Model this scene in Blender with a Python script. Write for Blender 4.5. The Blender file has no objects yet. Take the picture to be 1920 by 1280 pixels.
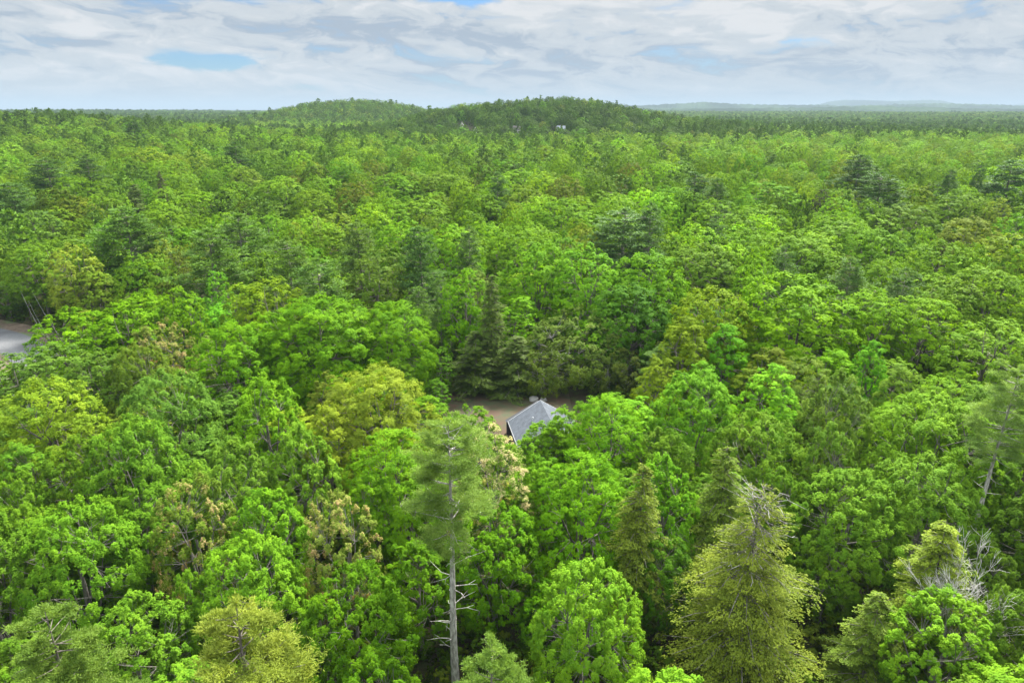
import bpy, math, random
import numpy as np
from mathutils import Vector
C = bpy.context.scene
COL = C.collection
PI = math.pi
# ------------------------------------------------------------------ camera
EYE = 52.0
PITCH = math.atan(434/1280)
cam = bpy.data.cameras.new("camera"); cam.lens = 24; cam.sensor_width = 36
cam.clip_start = 0.5; cam.clip_end = 60000
camo = bpy.data.objects.new("camera", cam); COL.objects.link(camo)
camo.location = (0, 0, EYE); camo.rotation_euler = (PI/2-PITCH, 0, 0)
C.camera = camo
# ------------------------------------------------------------------ light and exposure
SUN_EL, SUN_AZ = math.radians(50), math.radians(32)     # azimuth clockwise from +Y
C.view_settings.view_transform = 'Standard'; C.view_settings.look = 'None'
C.view_settings.exposure = 1.82; C.view_settings.gamma = 1.0
sd = bpy.data.lights.new("sun", 'SUN'); sd.energy = 5.0; sd.angle = math.radians(14); sd.color = (1, .955, .88)
so = bpy.data.objects.new("sun", sd); COL.objects.link(so)
sdir = Vector((math.sin(SUN_AZ)*math.cos(SUN_EL), math.cos(SUN_AZ)*math.cos(SUN_EL), math.sin(SUN_EL)))
so.rotation_euler = sdir.to_track_quat('Z', 'Y').to_euler(); so.location = (0, 0, 200)

class NT:
    """short helper to wire shader nodes"""
    def __init__(s, tree): s.t = tree; s.n = tree.nodes; s.l = tree.links
    def new(s, typ, **kw):
        n = s.n.new(typ)
        for k, v in kw.items(): setattr(n, k, v)
        return n
    def set(s, sock, v):
        if isinstance(v, bpy.types.NodeSocket): s.l.new(v, sock)
        elif v is not None: sock.default_value = v
    def math(s, op, a, b=None, c=None, clamp=False):
        n = s.new('ShaderNodeMath', operation=op, use_clamp=clamp)
        s.set(n.inputs[0], a); s.set(n.inputs[1], b); s.set(n.inputs[2], c); return n.outputs[0]
    def comb(s, x, y, z):
        n = s.new('ShaderNodeCombineXYZ'); s.set(n.inputs[0], x); s.set(n.inputs[1], y); s.set(n.inputs[2], z); return n.outputs[0]
    def mix(s, f, a, b, blend='MIX'):
        n = s.new('ShaderNodeMix', data_type='RGBA', blend_type=blend)
        s.set(n.inputs[0], f); s.set(n.inputs[6], a); s.set(n.inputs[7], b); return n.outputs[2]
    def noise(s, v, scale=1, detail=4, rough=.5, dist=0, out=0):
        n = s.new('ShaderNodeTexNoise'); s.set(n.inputs['Vector'], v)
        n.inputs['Scale'].default_value = scale; n.inputs['Detail'].default_value = detail
        n.inputs['Roughness'].default_value = rough; n.inputs['Distortion'].default_value = dist; return n.outputs[out]
    def ramp(s, f, lo, hi, a=0., b=1., smooth=True):
        n = s.new('ShaderNodeMapRange', interpolation_type='SMOOTHSTEP' if smooth else 'LINEAR')
        s.set(n.inputs[0], f); n.inputs[1].default_value = lo; n.inputs[2].default_value = hi
        n.inputs[3].default_value = a; n.inputs[4].default_value = b; return n.outputs[0]

def lin(c, k=1.0):
    return tuple((((v/255+.055)/1.055)**2.4 if v/255 > .04045 else v/255/12.92)*k for v in c)+(1.,)

# ------------------------------------------------------------------ world: Nishita sky with a broken layer of cloud
W = bpy.data.worlds.new("World"); C.world = W; W.use_nodes = True
w = NT(W.node_tree); w.n.clear()
tc = w.new('ShaderNodeTexCoord'); sep = w.new('ShaderNodeSeparateXYZ'); w.l.new(tc.outputs['Generated'], sep.inputs[0])
sky = w.new('ShaderNodeTexSky', sky_type='NISHITA'); sky.sun_disc = False; sky.sun_elevation = SUN_EL; sky.sun_rotation = SUN_AZ
sky.air_density = 1.0; sky.dust_density = .6; sky.ozone_density = 1.5
az = w.math('MULTIPLY', w.math('ARCTAN2', sep.outputs[0], sep.outputs[1]), 180/PI)       # degrees right of the view axis
el = w.math('MULTIPLY', w.math('ARCSINE', sep.outputs[2]), 180/PI)                        # degrees above the horizon
warp = w.noise(w.comb(w.math('MULTIPLY', az, .07), w.math('MULTIPLY', el, .22), 3.1), 1, 4, .55, out=1)
wsep = w.new('ShaderNodeSeparateXYZ'); w.l.new(warp, wsep.inputs[0])
waz = w.math('ADD', az, w.math('MULTIPLY', w.math('SUBTRACT', wsep.outputs[0], .5), 16))
wel = w.math('ADD', el, w.math('MULTIPLY', w.math('SUBTRACT', wsep.outputs[1], .5), 2.6))
def blob(a0, e0, sa, se, amp, tilt=0.0):
    da = w.math('SUBTRACT', waz, a0)
    de = w.math('SUBTRACT', w.math('SUBTRACT', wel, e0), w.math('MULTIPLY', da, tilt))
    q = w.math('ADD', w.math('POWER', w.math('ABSOLUTE', w.math('DIVIDE', da, sa)), 2.), w.math('POWER', w.math('ABSOLUTE', w.math('DIVIDE', de, se)), 2.))
    return w.math('MULTIPLY', w.math('EXPONENT', w.math('MULTIPLY', q, -1.)), amp)
def total(lst):
    r = lst[0]
    for v in lst[1:]: r = w.math('ADD', r, v)
    return r
big = w.noise(w.comb(w.math('MULTIPLY', az, .075), w.math('MULTIPLY', w.math('ADD', el, w.math('MULTIPLY', az, .03)), .36), 0.), 1, 7, .6, .4)
fine = w.noise(w.comb(w.math('MULTIPLY', waz, .27), w.math('MULTIPLY', w.math('ADD', wel, w.math('MULTIPLY', az, .05)), .85), 7.), 1, 8, .6, .5)
gaps = total([blob(-23.5, 3.1, 4.5, .6, .85), blob(-19, 8.3, 8, .7, .75, .02), blob(14, 8.9, 5.5, .75, 1.8, .04), blob(-4.5, 7.9, 5, .5, .8, -.05),
              blob(-3, 3.9, 5, .5, .2, -.03), blob(20, 4.4, 2, .35, .2), blob(-14, 1.2, 10, .35, .3), blob(-45, 25, 20, 8, .7), blob(30, 30, 20, 9, .7)])
greys = total([blob(-34.5, 5.9, 3, .22, .9, -.02), blob(-30.6, 4.2, 2.3, .3, .9, -.03), blob(-4, 5.2, 9, 1.1, .75, -.05), blob(1, 3.2, 7, .8, .55),
               blob(29, 3.2, 11, 1.2, .5), blob(-14, 5.6, 7, .8, .35, -.06), blob(10, 4.6, 5, .5, .3), blob(0, 8.6, 4, .6, .5)])
whites = total([blob(2, 6.2, 6, .9, .5, -.12), blob(12, 7.0, 5, .8, .75, -.1), blob(18, 5.0, 5, .8, .6, -.15), blob(27, 7.4, 9, 1.0, .35), blob(-6, 6.3, 3, .3, .4), blob(-24, 2.2, 8, .6, .35), blob(6.5, 4.5, 4, .7, .3)])
cover = w.math('SUBTRACT', w.math('ADD', w.math('ADD', w.math('MULTIPLY', big, 1.1), w.math('MULTIPLY', fine, .8)), .28), w.math('MULTIPLY', gaps, .95))
cloud = w.ramp(cover, .80, 1.16)
tone = w.math('ADD', w.math('MULTIPLY', w.math('SUBTRACT', fine, .5), 4.2), w.math('ADD', w.math('SUBTRACT', whites, greys), w.math('MULTIPLY', w.math('SUBTRACT', big, .5), 3.0)))
ccol = w.mix(w.ramp(tone, -.75, .0), (.42, .50, .60, 1), (.65, .70, .74, 1))
ccol = w.mix(w.ramp(tone, .0, .8), ccol, (.83, .84, .85, 1))
low = w.ramp(el, 0, 3.0, 1, 0)
ccol = w.mix(w.math('MULTIPLY', low, .55), ccol, (.465, .51, .54, 1))
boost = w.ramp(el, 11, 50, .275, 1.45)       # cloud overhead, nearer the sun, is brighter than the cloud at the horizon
bgs = w.new('ShaderNodeBackground'); w.l.new(w.mix(1, sky.outputs[0], (.29, .48, .71, 1), 'MULTIPLY'), bgs.inputs[0]); bgs.inputs[1].default_value = .05 # sky.air_density = .8
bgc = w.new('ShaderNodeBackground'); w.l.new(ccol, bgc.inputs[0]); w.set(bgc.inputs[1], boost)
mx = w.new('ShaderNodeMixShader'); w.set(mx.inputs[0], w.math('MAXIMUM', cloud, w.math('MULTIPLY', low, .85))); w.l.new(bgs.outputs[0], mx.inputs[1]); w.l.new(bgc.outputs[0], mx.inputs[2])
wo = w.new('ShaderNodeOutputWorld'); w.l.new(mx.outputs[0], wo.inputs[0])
W.cycles.sampling_method = 'MANUAL'; W.cycles.sample_map_resolution = 512
C.cycles.max_bounces = 8; C.cycles.diffuse_bounces = 4; C.cycles.transmission_bounces = 4; C.cycles.transparent_max_bounces = 6
C.cycles.volume_bounces = 0

# ------------------------------------------------------------------ terrain
def sstep(a, b, v):
    t = np.clip((v-a)/(b-a), 0, 1); return t*t*(3-2*t)
def snoise(x, y, s):
    x = x/s; y = y/s
    return (np.sin(x*1.3+1.7*np.sin(y*.9+.4))+np.sin(y*1.7+1.3*np.sin(x*.7+2.1))+np.sin((x+y)*.8+1.1*np.sin(x*1.9-y)))/3
def terrain(x, y):
    x = np.asarray(x, float); y = np.asarray(y, float)
    d = np.hypot(x, y)
    z = 15*sstep(130, 480, d)+2.5*snoise(x, y, 120)*sstep(150, 400, d)
    z = z+5*snoise(x+90, y, 420)*sstep(500, 1500, d)
    z = z*(1-.25*sstep(150, 700, x)*sstep(400, 800, d))
    # the wooded hill in the middle, its lower shoulder on the right, the hill behind, the rise with the pines
    u = (x-28)/160
    z = z+np.exp(-np.abs((y-880)/165)**2.2)*(28*np.exp(-np.abs((x-15)/152)**3.4)+4.5*np.exp(-((x-60)/60)**2))
    z = z+9*np.exp(-((x-200)/80)**2-((y-900)/190)**2)
    z = z+33*np.exp(-np.abs((x+318)/150)**2.6-((y-1330)/190)**2)+11*np.exp(-((x+180)/130)**2-((y-1400)/160)**2)
    z = z+17*np.exp(-((x+445)/170)**2-((y-620)/150)**2)
    z = z+8*np.exp(-((x+60)/700)**2-((y-2500)/500)**2)+14*sstep(2000, 3600, d)
    return z
def px_ray(px, py):
    rx = (px-960)/1280; ry = (640-py)/1280
    cp, sp = math.cos(PITCH), math.sin(PITCH)
    return np.array([rx, cp+ry*sp, -sp+ry*cp])
def px_point(px, py, H=0.0, tmin=20, tmax=6000):
    """where the sight line through a point of the photo comes down to H metres above the terrain"""
    r = px_ray(px, py); t = np.geomspace(tmin, tmax, 2600)
    z = EYE+t*r[2]-terrain(t*r[0], t*r[1])-H
    k = np.where(z <= 0)[0]
    if not len(k): return None
    k = k[0]; tt = t[k] if k == 0 else t[k-1]+(t[k]-t[k-1])*z[k-1]/(z[k-1]-z[k]+1e-9)
    return np.array([tt*r[0], tt*r[1], tt])
def to_px(x, y, z):
    cp, sp = math.cos(PITCH), math.sin(PITCH)
    dz = z-EYE; f = y*cp-dz*sp; u = y*sp+dz*cp
    return 960+1280*x/f, 640-1280*u/f, f

# ------------------------------------------------------------------ mesh helpers
def mesh_np(name, V, F, mats, midx=None, attrs=None, smooth=False):
    """F: (n,k) array of equal-sized faces or list of such arrays"""
    if not isinstance(F, (list, tuple)): F = [F]
    me = bpy.data.meshes.new(name)
    V = np.asarray(V, np.float32); me.vertices.add(len(V)); me.vertices.foreach_set('co', V.ravel())
    flat = np.concatenate([f.ravel() for f in F]).astype(np.int32)
    cnt = np.concatenate([np.full(len(f), f.shape[1]) for f in F]).astype(np.int32)
    me.loops.add(len(flat)); me.loops.foreach_set('vertex_index', flat)
    me.polygons.add(len(cnt)); me.polygons.foreach_set('loop_start', (np.cumsum(cnt)-cnt).astype(np.int32)); me.polygons.foreach_set('loop_total', cnt)
    for m in mats: me.materials.append(m)
    if midx is not None: me.polygons.foreach_set('material_index', np.asarray(midx, np.int32))
    me.polygons.foreach_set('use_smooth', np.full(len(cnt), smooth))
    me.update(calc_edges=True)
    for k, v in (attrs or {}).items():
        a = me.attributes.new(k, 'FLOAT', 'FACE'); a.data.foreach_set('value', np.asarray(v, np.float32))
    me.validate(); return me
def obj(name, me, parent=None, loc=None):
    o = bpy.data.objects.new(name, me); COL.objects.link(o)
    if parent: o.parent = parent
    if loc is not None: o.location = loc
    return o
def tag(o, label=None, cat=None, group=None, kind=None):
    for k, v in (('label', label), ('category', cat), ('group', group), ('kind', kind)):
        if v: o[k] = v
    return o
class MB:
    """collects boxes, tubes and polygons into one mesh"""
    def __init__(s): s.v = []; s.f = {}; s.n = 0
    def add(s, V, F):
        F = np.asarray(F); s.v.append(np.asarray(V, float)); s.f.setdefault(F.shape[1], []).append(F+s.n); s.n += len(V)
    def box(s, x0, x1, y0, y1, z0, z1, M=None):
        V = np.array([(x, y, z) for z in (z0, z1) for y in (y0, y1) for x in (x0, x1)], float)
        if M is not None: V = V@M.T
        s.add(V, [(0, 2, 3, 1), (4, 5, 7, 6), (0, 1, 5, 4), (2, 6, 7, 3), (0, 4, 6, 2), (1, 3, 7, 5)])
    def quad(s, a, b, c, d): s.add([a, b, c, d], [(0, 1, 2, 3)])
    def slab(s, a, b, c, d, t):
        P = np.array([a, b, c, d], float); n = np.cross(P[1]-P[0], P[3]-P[0]); n /= np.linalg.norm(n)
        V = np.vstack([P, P-n*t]); s.add(V, [(0, 1, 2, 3), (7, 6, 5, 4), (0, 4, 5, 1), (1, 5, 6, 2), (2, 6, 7, 3), (3, 7, 4, 0)])
    def tube(s, P, R, k=5):
        P = np.asarray(P, float); n = len(P); R = np.broadcast_to(R, n)
        T = np.gradient(P, axis=0); T /= np.linalg.norm(T, axis=1)[:, None]+1e-9
        ref = np.where(np.abs(T[:, 2:3]) > .9, [[1., 0, 0]], [[0, 0, 1.]])
        A = np.cross(T, ref); A /= np.linalg.norm(A, axis=1)[:, None]+1e-9; B = np.cross(T, A)
        a = np.arange(k)/k*2*PI
        V = P[:, None]+R[:, None, None]*(np.cos(a)[None, :, None]*A[:, None]+np.sin(a)[None, :, None]*B[:, None])
        i = np.arange(n-1)[:, None]*k; j = np.arange(k)[None]; j2 = (j+1) % k
        F = np.stack([i+j, i+j2, i+k+j2, i+k+j], -1).reshape(-1, 4)
        s.add(V.reshape(-1, 3), F)
    def build(s, name, mat, parent=None, smooth=False, loc=None):
        me = mesh_np(name, np.vstack(s.v), [np.vstack(a) for a in s.f.values()], [mat], smooth=smooth)
        return obj(name, me, parent, loc)
    def mesh(s, name, mat, smooth=True): return mesh_np(name, np.vstack(s.v), [np.vstack(a) for a in s.f.values()], [mat], smooth=smooth)

# ------------------------------------------------------------------ materials
def material(name):
    m = bpy.data.materials.new(name); m.use_nodes = True; n = NT(m.node_tree); n.n.clear()
    out = n.new('ShaderNodeOutputMaterial'); b = n.new('ShaderNodeBsdfPrincipled'); n.l.new(b.outputs[0], out.inputs[0])
    return m, n, b, out
def leaf_material(name, instanced=False, accent=None, acc_lo=.6, acc_hi=.8, trans=.42, rough=.65, gloss=.06, twoside=.75):
    m, n, b, out = material(name)
    if instanced:
        a = n.new('ShaderNodeAttribute', attribute_type='INSTANCER', attribute_name='tcol'); base = a.outputs[0]
    else:
        a = n.new('ShaderNodeObjectInfo'); base = a.outputs['Color']
    t = n.new('ShaderNodeAttribute', attribute_type='GEOMETRY', attribute_name='tint')
    h = n.new('ShaderNodeHueSaturation'); n.set(h.inputs['Color'], base)
    n.set(h.inputs['Hue'], n.ramp(t.outputs[2], 0, 1, .512, .487, False)); n.set(h.inputs['Value'], n.ramp(t.outputs[2], 0, 1, .72, 1.3, False))
    col = h.outputs[0]
    if accent:
        col = n.mix(n.ramp(t.outputs[2], acc_lo, acc_hi), col, accent)
    n.set(b.inputs['Base Color'], col); b.inputs['Roughness'].default_value = rough; b.inputs['Specular IOR Level'].default_value = gloss
    tr = n.new('ShaderNodeBsdfTranslucent')
    n.set(tr.inputs[0], n.mix(1, col, (1.15, 1.12, .5, 1), 'MULTIPLY'))
    mx = n.new('ShaderNodeMixShader'); mx.inputs[0].default_value = trans
    n.l.new(b.outputs[0], mx.inputs[1]); n.l.new(tr.outputs[0], mx.inputs[2]); n.l.new(mx.outputs[0], out.inputs[0])
    return m
def bark_material(name, c0, c1, scale=3):
    m, n, b, out = material(name)
    tcn = n.new('ShaderNodeTexCoord'); mp = n.new('ShaderNodeMapping'); n.l.new(tcn.outputs['Object'], mp.inputs[0]); mp.inputs['Scale'].default_value = (1, 1, .25)
    f = n.noise(mp.outputs[0], scale, 6, .65)
    n.set(b.inputs['Base Color'], n.mix(n.ramp(f, .35, .68), c0, c1)); b.inputs['Roughness'].default_value = .9
    bp = n.new('ShaderNodeBump'); bp.inputs['Strength'].default_value = .6; bp.inputs['Distance'].default_value = .08; n.set(bp.inputs['Height'], f); n.l.new(bp.outputs[0], b.inputs['Normal'])
    return m
LEAF = leaf_material('broadleaf')
LEAFPINK = leaf_material('broadleaf_pink_tips', accent=lin((222, 186, 140), .6), acc_lo=.5, acc_hi=.95)
LEAFCREAM = leaf_material('broadleaf_cream', accent=lin((222, 206, 150), .62), acc_lo=.35, acc_hi=.8)
NEEDLE = leaf_material('needles', accent=None, trans=.4, rough=.6, gloss=.1)
HEML = leaf_material('hemlock_sprays', trans=.25, rough=.6, gloss=.1)
LEAFI = leaf_material('forest_leaves', True); NEEDLEI = leaf_material('forest_needles', True, trans=.28)
BARK = bark_material('bark_grey_brown', (.07, .058, .045, 1), (.2, .175, .15, 1))
BARKP = bark_material('bark_pine', (.1, .085, .075, 1), (.33, .29, .26, 1), 5)
BARKD = bark_material('bark_bleached', (.16, .145, .125, 1), (.42, .4, .36, 1), 6)
BARKW = bark_material('bark_bare_white', (.3, .285, .26, 1), (.62, .6, .56, 1), 6)
BARKM = bark_material('bark_pale_grey', (.07, .063, .05, 1), (.21, .19, .165, 1), 5)

# ------------------------------------------------------------------ tree builders
rng = np.random.default_rng(5)
def unit(v): return v/(np.linalg.norm(v, axis=-1, keepdims=True)+1e-9)
def leaf_quads(P, N, size, aspect=.62, droop=None):
    """one folded diamond per leaf spray: centre P, face direction N"""
    n = len(P); N = unit(N); R = rng.normal(size=(n, 3))
    if droop is not None: R = R*.5+droop
    A = unit(R-N*np.sum(R*N, 1, keepdims=True)); B = np.cross(N, A)
    s = size*rng.uniform(.65, 1.3, n)[:, None]
    V = np.stack([P-A*s*.55, P+B*s*.5*aspect-N*s*.06, P+A*s*.55-N*s*.12, P-B*s*.5*aspect-N*s*.06], 1).reshape(-1, 3)
    return V, np.arange(n*4).reshape(-1, 4)
def crown_radius(th, lump, dirs):
    r = np.ones(len(dirs))
    for (d, a) in lump: r += a*np.exp(-8*(1-dirs@d))
    return r
def broadleaf(name, H, R, puffs, tufts, leaves, size, mat, zb=.3, style='round', inner=.25, seed=0, limbs=True, bark=None, bare=0., puff_r=None):
    global rng; rng = np.random.default_rng(seed+100)
    zb = zb*H; zc = zb+.42*(H-zb); up = (H-zc)*.93; dn = zc-zb
    lump = [(unit(rng.normal(size=3)*[1, 1, .7]), rng.uniform(-.1, .17)) for _ in range(9)]
    npf = int(puffs*(1+inner)); i = np.arange(npf)+.5
    ct = 1-i/npf*1.78; ct = np.clip(ct+rng.normal(0, .04, npf), -.8, 1); ph = i*2.39996+rng.normal(0, .25, npf); st = np.sqrt(1-ct**2)
    D = np.stack([st*np.cos(ph), st*np.sin(ph), ct], 1)
    rr = crown_radius(None, lump, D)*rng.uniform(.84, 1.0, npf)
    isin = rng.random(npf) < inner/(1+inner); rr[isin] *= rng.uniform(.4, .75, isin.sum())
    S = np.stack([np.full(npf, R), np.full(npf, R), np.where(D[:, 2] > 0, up, dn)], 1)
    if style == 'oval': S[:, :2] *= (1-.28*np.clip(D[:, 2:3], 0, 1))
    PC = D*S*rr[:, None]
    keep = rng.random(npf) > .06+bare; PC = PC[keep]; D = D[keep]; npf = len(PC)
    pr = (puff_r or R*.2)*rng.uniform(.7, 1.35, npf)
    outw = unit(PC*[1, 1, .9]+[0, 0, .15*R])
    # tufts on the upper, outer side of each puff
    K = tufts; td = unit(rng.normal(size=(npf, K, 3))+outw[:, None]*.95+np.array([0, 0, .5]))
    flat = np.array([1.08, 1.08, .85]) if style != 'feather' else np.array([.85, .85, 1.15])
    TP = PC[:, None]+td*pr[:, None, None]*flat*rng.uniform(.55, 1.08, (npf, K, 1))
    tr = np.broadcast_to((pr*.36)[:, None, None], (npf, K, 1))*rng.uniform(.7, 1.3, (npf, K, 1))
    L = leaves; ld = unit(rng.normal(size=(npf, K, L, 3))+td[:, :, None]*.5+np.array([0, 0, .35]))
    el = np.array([1.08, 1.08, .9])
    if style == 'feather': el = np.array([.8, .8, 1.5])
    LP = TP[:, :, None]+ld*tr[:, :, None]*el*rng.uniform(.35, 1.1, (npf, K, L, 1))
    LN = ld*.4+td[:, :, None]*.35+outw[:, None, None]*1.2+np.array([0, 0, .12])+rng.normal(size=LP.shape)*(.3 if style != 'feather' else .42)
    ptint = rng.normal(0, .15, (npf, 1, 1)); ttint = rng.normal(0, .11, (npf, K, 1)); ltint = rng.normal(0, .08, (npf, K, L))
    tint = np.clip(.5+ptint+ttint+ltint, 0, 1).ravel()
    V, F = leaf_quads(LP.reshape(-1, 3), LN.reshape(-1, 3), size)
    V[:, 2] += zc
    crown = mesh_np(name+'_crown', V, F, [mat], attrs={'tint': tint})
    mb = MB(); tr0 = .013*H+.018*R
    kz = np.linspace(0, 1, 7); wob = np.cumsum(rng.normal(0, .12, (7, 2)), 0)
    top = zc+.25*up
    tp = np.stack([wob[:, 0]*kz, wob[:, 1]*kz, kz*top], 1); mb.tube(tp, tr0*(1.25-.85*kz), 8)
    if limbs:
        sel = np.arange(npf) if npf < 90 else rng.permutation(npf)[:90]
        nl = max(4, int(R*1.3)); main = []; br = .72 if style == 'feather' else 1.
        for k in range(nl):
            a = k*2.4+rng.normal(0, .3); e = rng.uniform(.25, 1.0); z0 = zb*.75+(top-zb*.75)*rng.uniform(.0, .8)
            s0 = np.array([np.interp(z0, tp[:, 2], tp[:, 0]), np.interp(z0, tp[:, 2], tp[:, 1]), z0])
            end = np.array([math.cos(a)*math.cos(e)*R*.62, math.sin(a)*math.cos(e)*R*.62, zc+math.sin(e)*up*.55])
            mid = (s0+end)/2+rng.normal(0, .25, 3)+[0, 0, -.3]
            P = np.array([s0, s0*.5+mid*.5+[0, 0, .1], mid, mid*.5+end*.5, end]); mb.tube(P, np.linspace(tr0*.5, tr0*.17, 5)*br, 5); main.append(P)
        M = np.vstack([m[2:] for m in main])
        for k in sel:
            q = PC[k]+[0, 0, zc]; d = np.linalg.norm(M-q, axis=1)+np.maximum(0, M[:, 2]-q[2])*.6; s0 = M[np.argmin(d)]
            mid = (s0+q)/2+rng.normal(0, .12, 3)*R*.2
            mb.tube([s0, mid, q+outw[k]*pr[k]*.15], np.array([tr0*.15, tr0*.09, .012+tr0*.02])*br, 4)
            if bark is not None:
                mb.tube([mid, q+rng.normal(0, .3, 3), q+unit(outw[k]+rng.normal(0, .5, 3))*pr[k]*rng.uniform(.6, 1.05)], [tr0*.05, tr0*.03, .01], 3)
    trunk = mb.mesh(name+'_trunk', bark or BARK)
    return dict(H=H, R=R, parts=[('trunk', trunk), ('crown', crown)])
def pine(name, H, R, zb=.25, whorl=.85, nb=5, tufts=11, cush=3, needles=34, size=.3, wid=.16, mat=None, seed=0, dead=0, power=.42, fan=.4, tr=.5, bark=None):
    global rng; rng = np.random.default_rng(seed+500)
    zb = zb*H; mb = MB(); k = np.linspace(0, 1, 9)
    wob = np.cumsum(rng.normal(0, .05, (9, 2)), 0); rad = H*.0115
    tp = np.stack([wob[:, 0], wob[:, 1], k*H], 1); tp[0, :2] = 0; mb.tube(tp, rad*(1.15-1.08*k), 9)
    at = lambda z: np.array([np.interp(z, tp[:, 2], tp[:, 0]), np.interp(z, tp[:, 2], tp[:, 1]), z])
    TP = []; TS = []; TD = []; TT = []
    z = zb
    while z < H-.3:
        t = (z-zb)/(H-zb)
        for j in range(nb if t < .9 else 4):
            a = rng.uniform(0, 2*PI); zz = z+rng.normal(0, .15*whorl)
            Lb = R*((1-t)**power)*min(1, .55+t*2.2)*rng.uniform(.45, 1.15)+.25
            d = np.array([math.cos(a), math.sin(a), 0]); s0 = at(min(zz, H-.1)); rise = Lb*rng.uniform(-.02, .28)*(.6+t)
            s = np.linspace(0, 1, 5); P = s0+d*s[:, None]*Lb; P[:, 2] += rise*s**1.6
            P += np.cumsum(rng.normal(0, .05, P.shape), 0)*s[:, None]
            mb.tube(P, np.linspace(.02+.010*Lb, .015, 5), 4)
            nc = max(1, int(round(cush*(Lb/R)**1.15))); per = max(1, int(tufts/cush)); nt = nc*per
            u = np.repeat(rng.uniform(.3, 1.0, nc)**.6, per); sw = np.repeat(rng.uniform(-1, 1, nc), per)
            side = np.array([-d[1], d[0], 0])*(sw*fan*(1.15-.6*u)*Lb)[:, None]
            rc = tr*(1.0 if t < .85 else .6)*np.repeat(rng.uniform(.75, 1.35, nc), per)
            q = np.stack([np.interp(u, s, P[:, c]) for c in range(3)], 1)+side+rng.normal(size=(nt, 3))*rc[:, None]*[.75, .75, .24]
            q[:, 2] += .12; TP.append(q); TD.append(np.tile(d, (nt, 1))+unit(side+1e-6)*.5); TS.append(rc*.5); TT.append(np.repeat(rng.normal(0, .15, nc), per))
        z += whorl*rng.uniform(.75, 1.25)*(1-.35*t)
    for _ in range(5): TP.append(at(H-.2)[None]+[[0, 0, _*.12]]); TD.append(np.array([[0, 0, 1.]])); TS.append(np.array([tr*.4])); TT.append(np.zeros(1))
    TP = np.vstack(TP); TD = np.vstack(TD); TS = np.concatenate(TS); n = len(TP)
    nd = unit(rng.normal(size=(n, needles, 3))*[1, 1, .6]+TD[:, None]*.45+[0, 0, .5])
    base = TP[:, None]+rng.normal(size=(n, needles, 3))*TS[:, None, None]*[.75, .75, .3]
    tip = base+nd*size*rng.uniform(.7, 1.3, (n, needles, 1))
    sd_ = unit(np.cross(nd, rng.normal(size=nd.shape)*.5+[0, 0, 1.]))*size*wid*.5; mid = (base+tip)/2
    V = np.stack([base, mid+sd_, tip, mid-sd_], 2).reshape(-1, 3); F = np.arange(len(V)).reshape(-1, 4)
    tint = np.clip(.5+np.concatenate(TT)[:, None]+rng.normal(0, .06, (n, 1))+rng.normal(0, .1, (n, needles)), 0, 1).ravel()
    crown = mesh_np(name+'_crown', V, F, [mat or NEEDLE], attrs={'tint': tint})
    parts = [('trunk', mb.mesh(name+'_trunk', bark or BARKP)), ('crown', crown)]
    if dead:
        for j in range(dead):
            db = MB()
            zz = zb*rng.uniform(.3, 1.02); a = rng.uniform(0, 2*PI); Lb = rng.uniform(.4, 2.4); d = np.array([math.cos(a), math.sin(a), rng.uniform(-.3, .35)])
            P = [at(zz), at(zz)+d*Lb*.5+rng.normal(0, .08, 3), at(zz)+d*Lb+rng.normal(0, .22, 3)]; db.tube(P, [.045, .028, .012], 4)
            if Lb > 1.2: db.tube([P[1], P[1]+d*.4+rng.normal(0, .3, 3)], [.02, .01], 3)
            parts.append(('dead_branch', db.mesh(name+'_dead', BARKD)))
    return dict(H=H, R=R, parts=parts)
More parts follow.
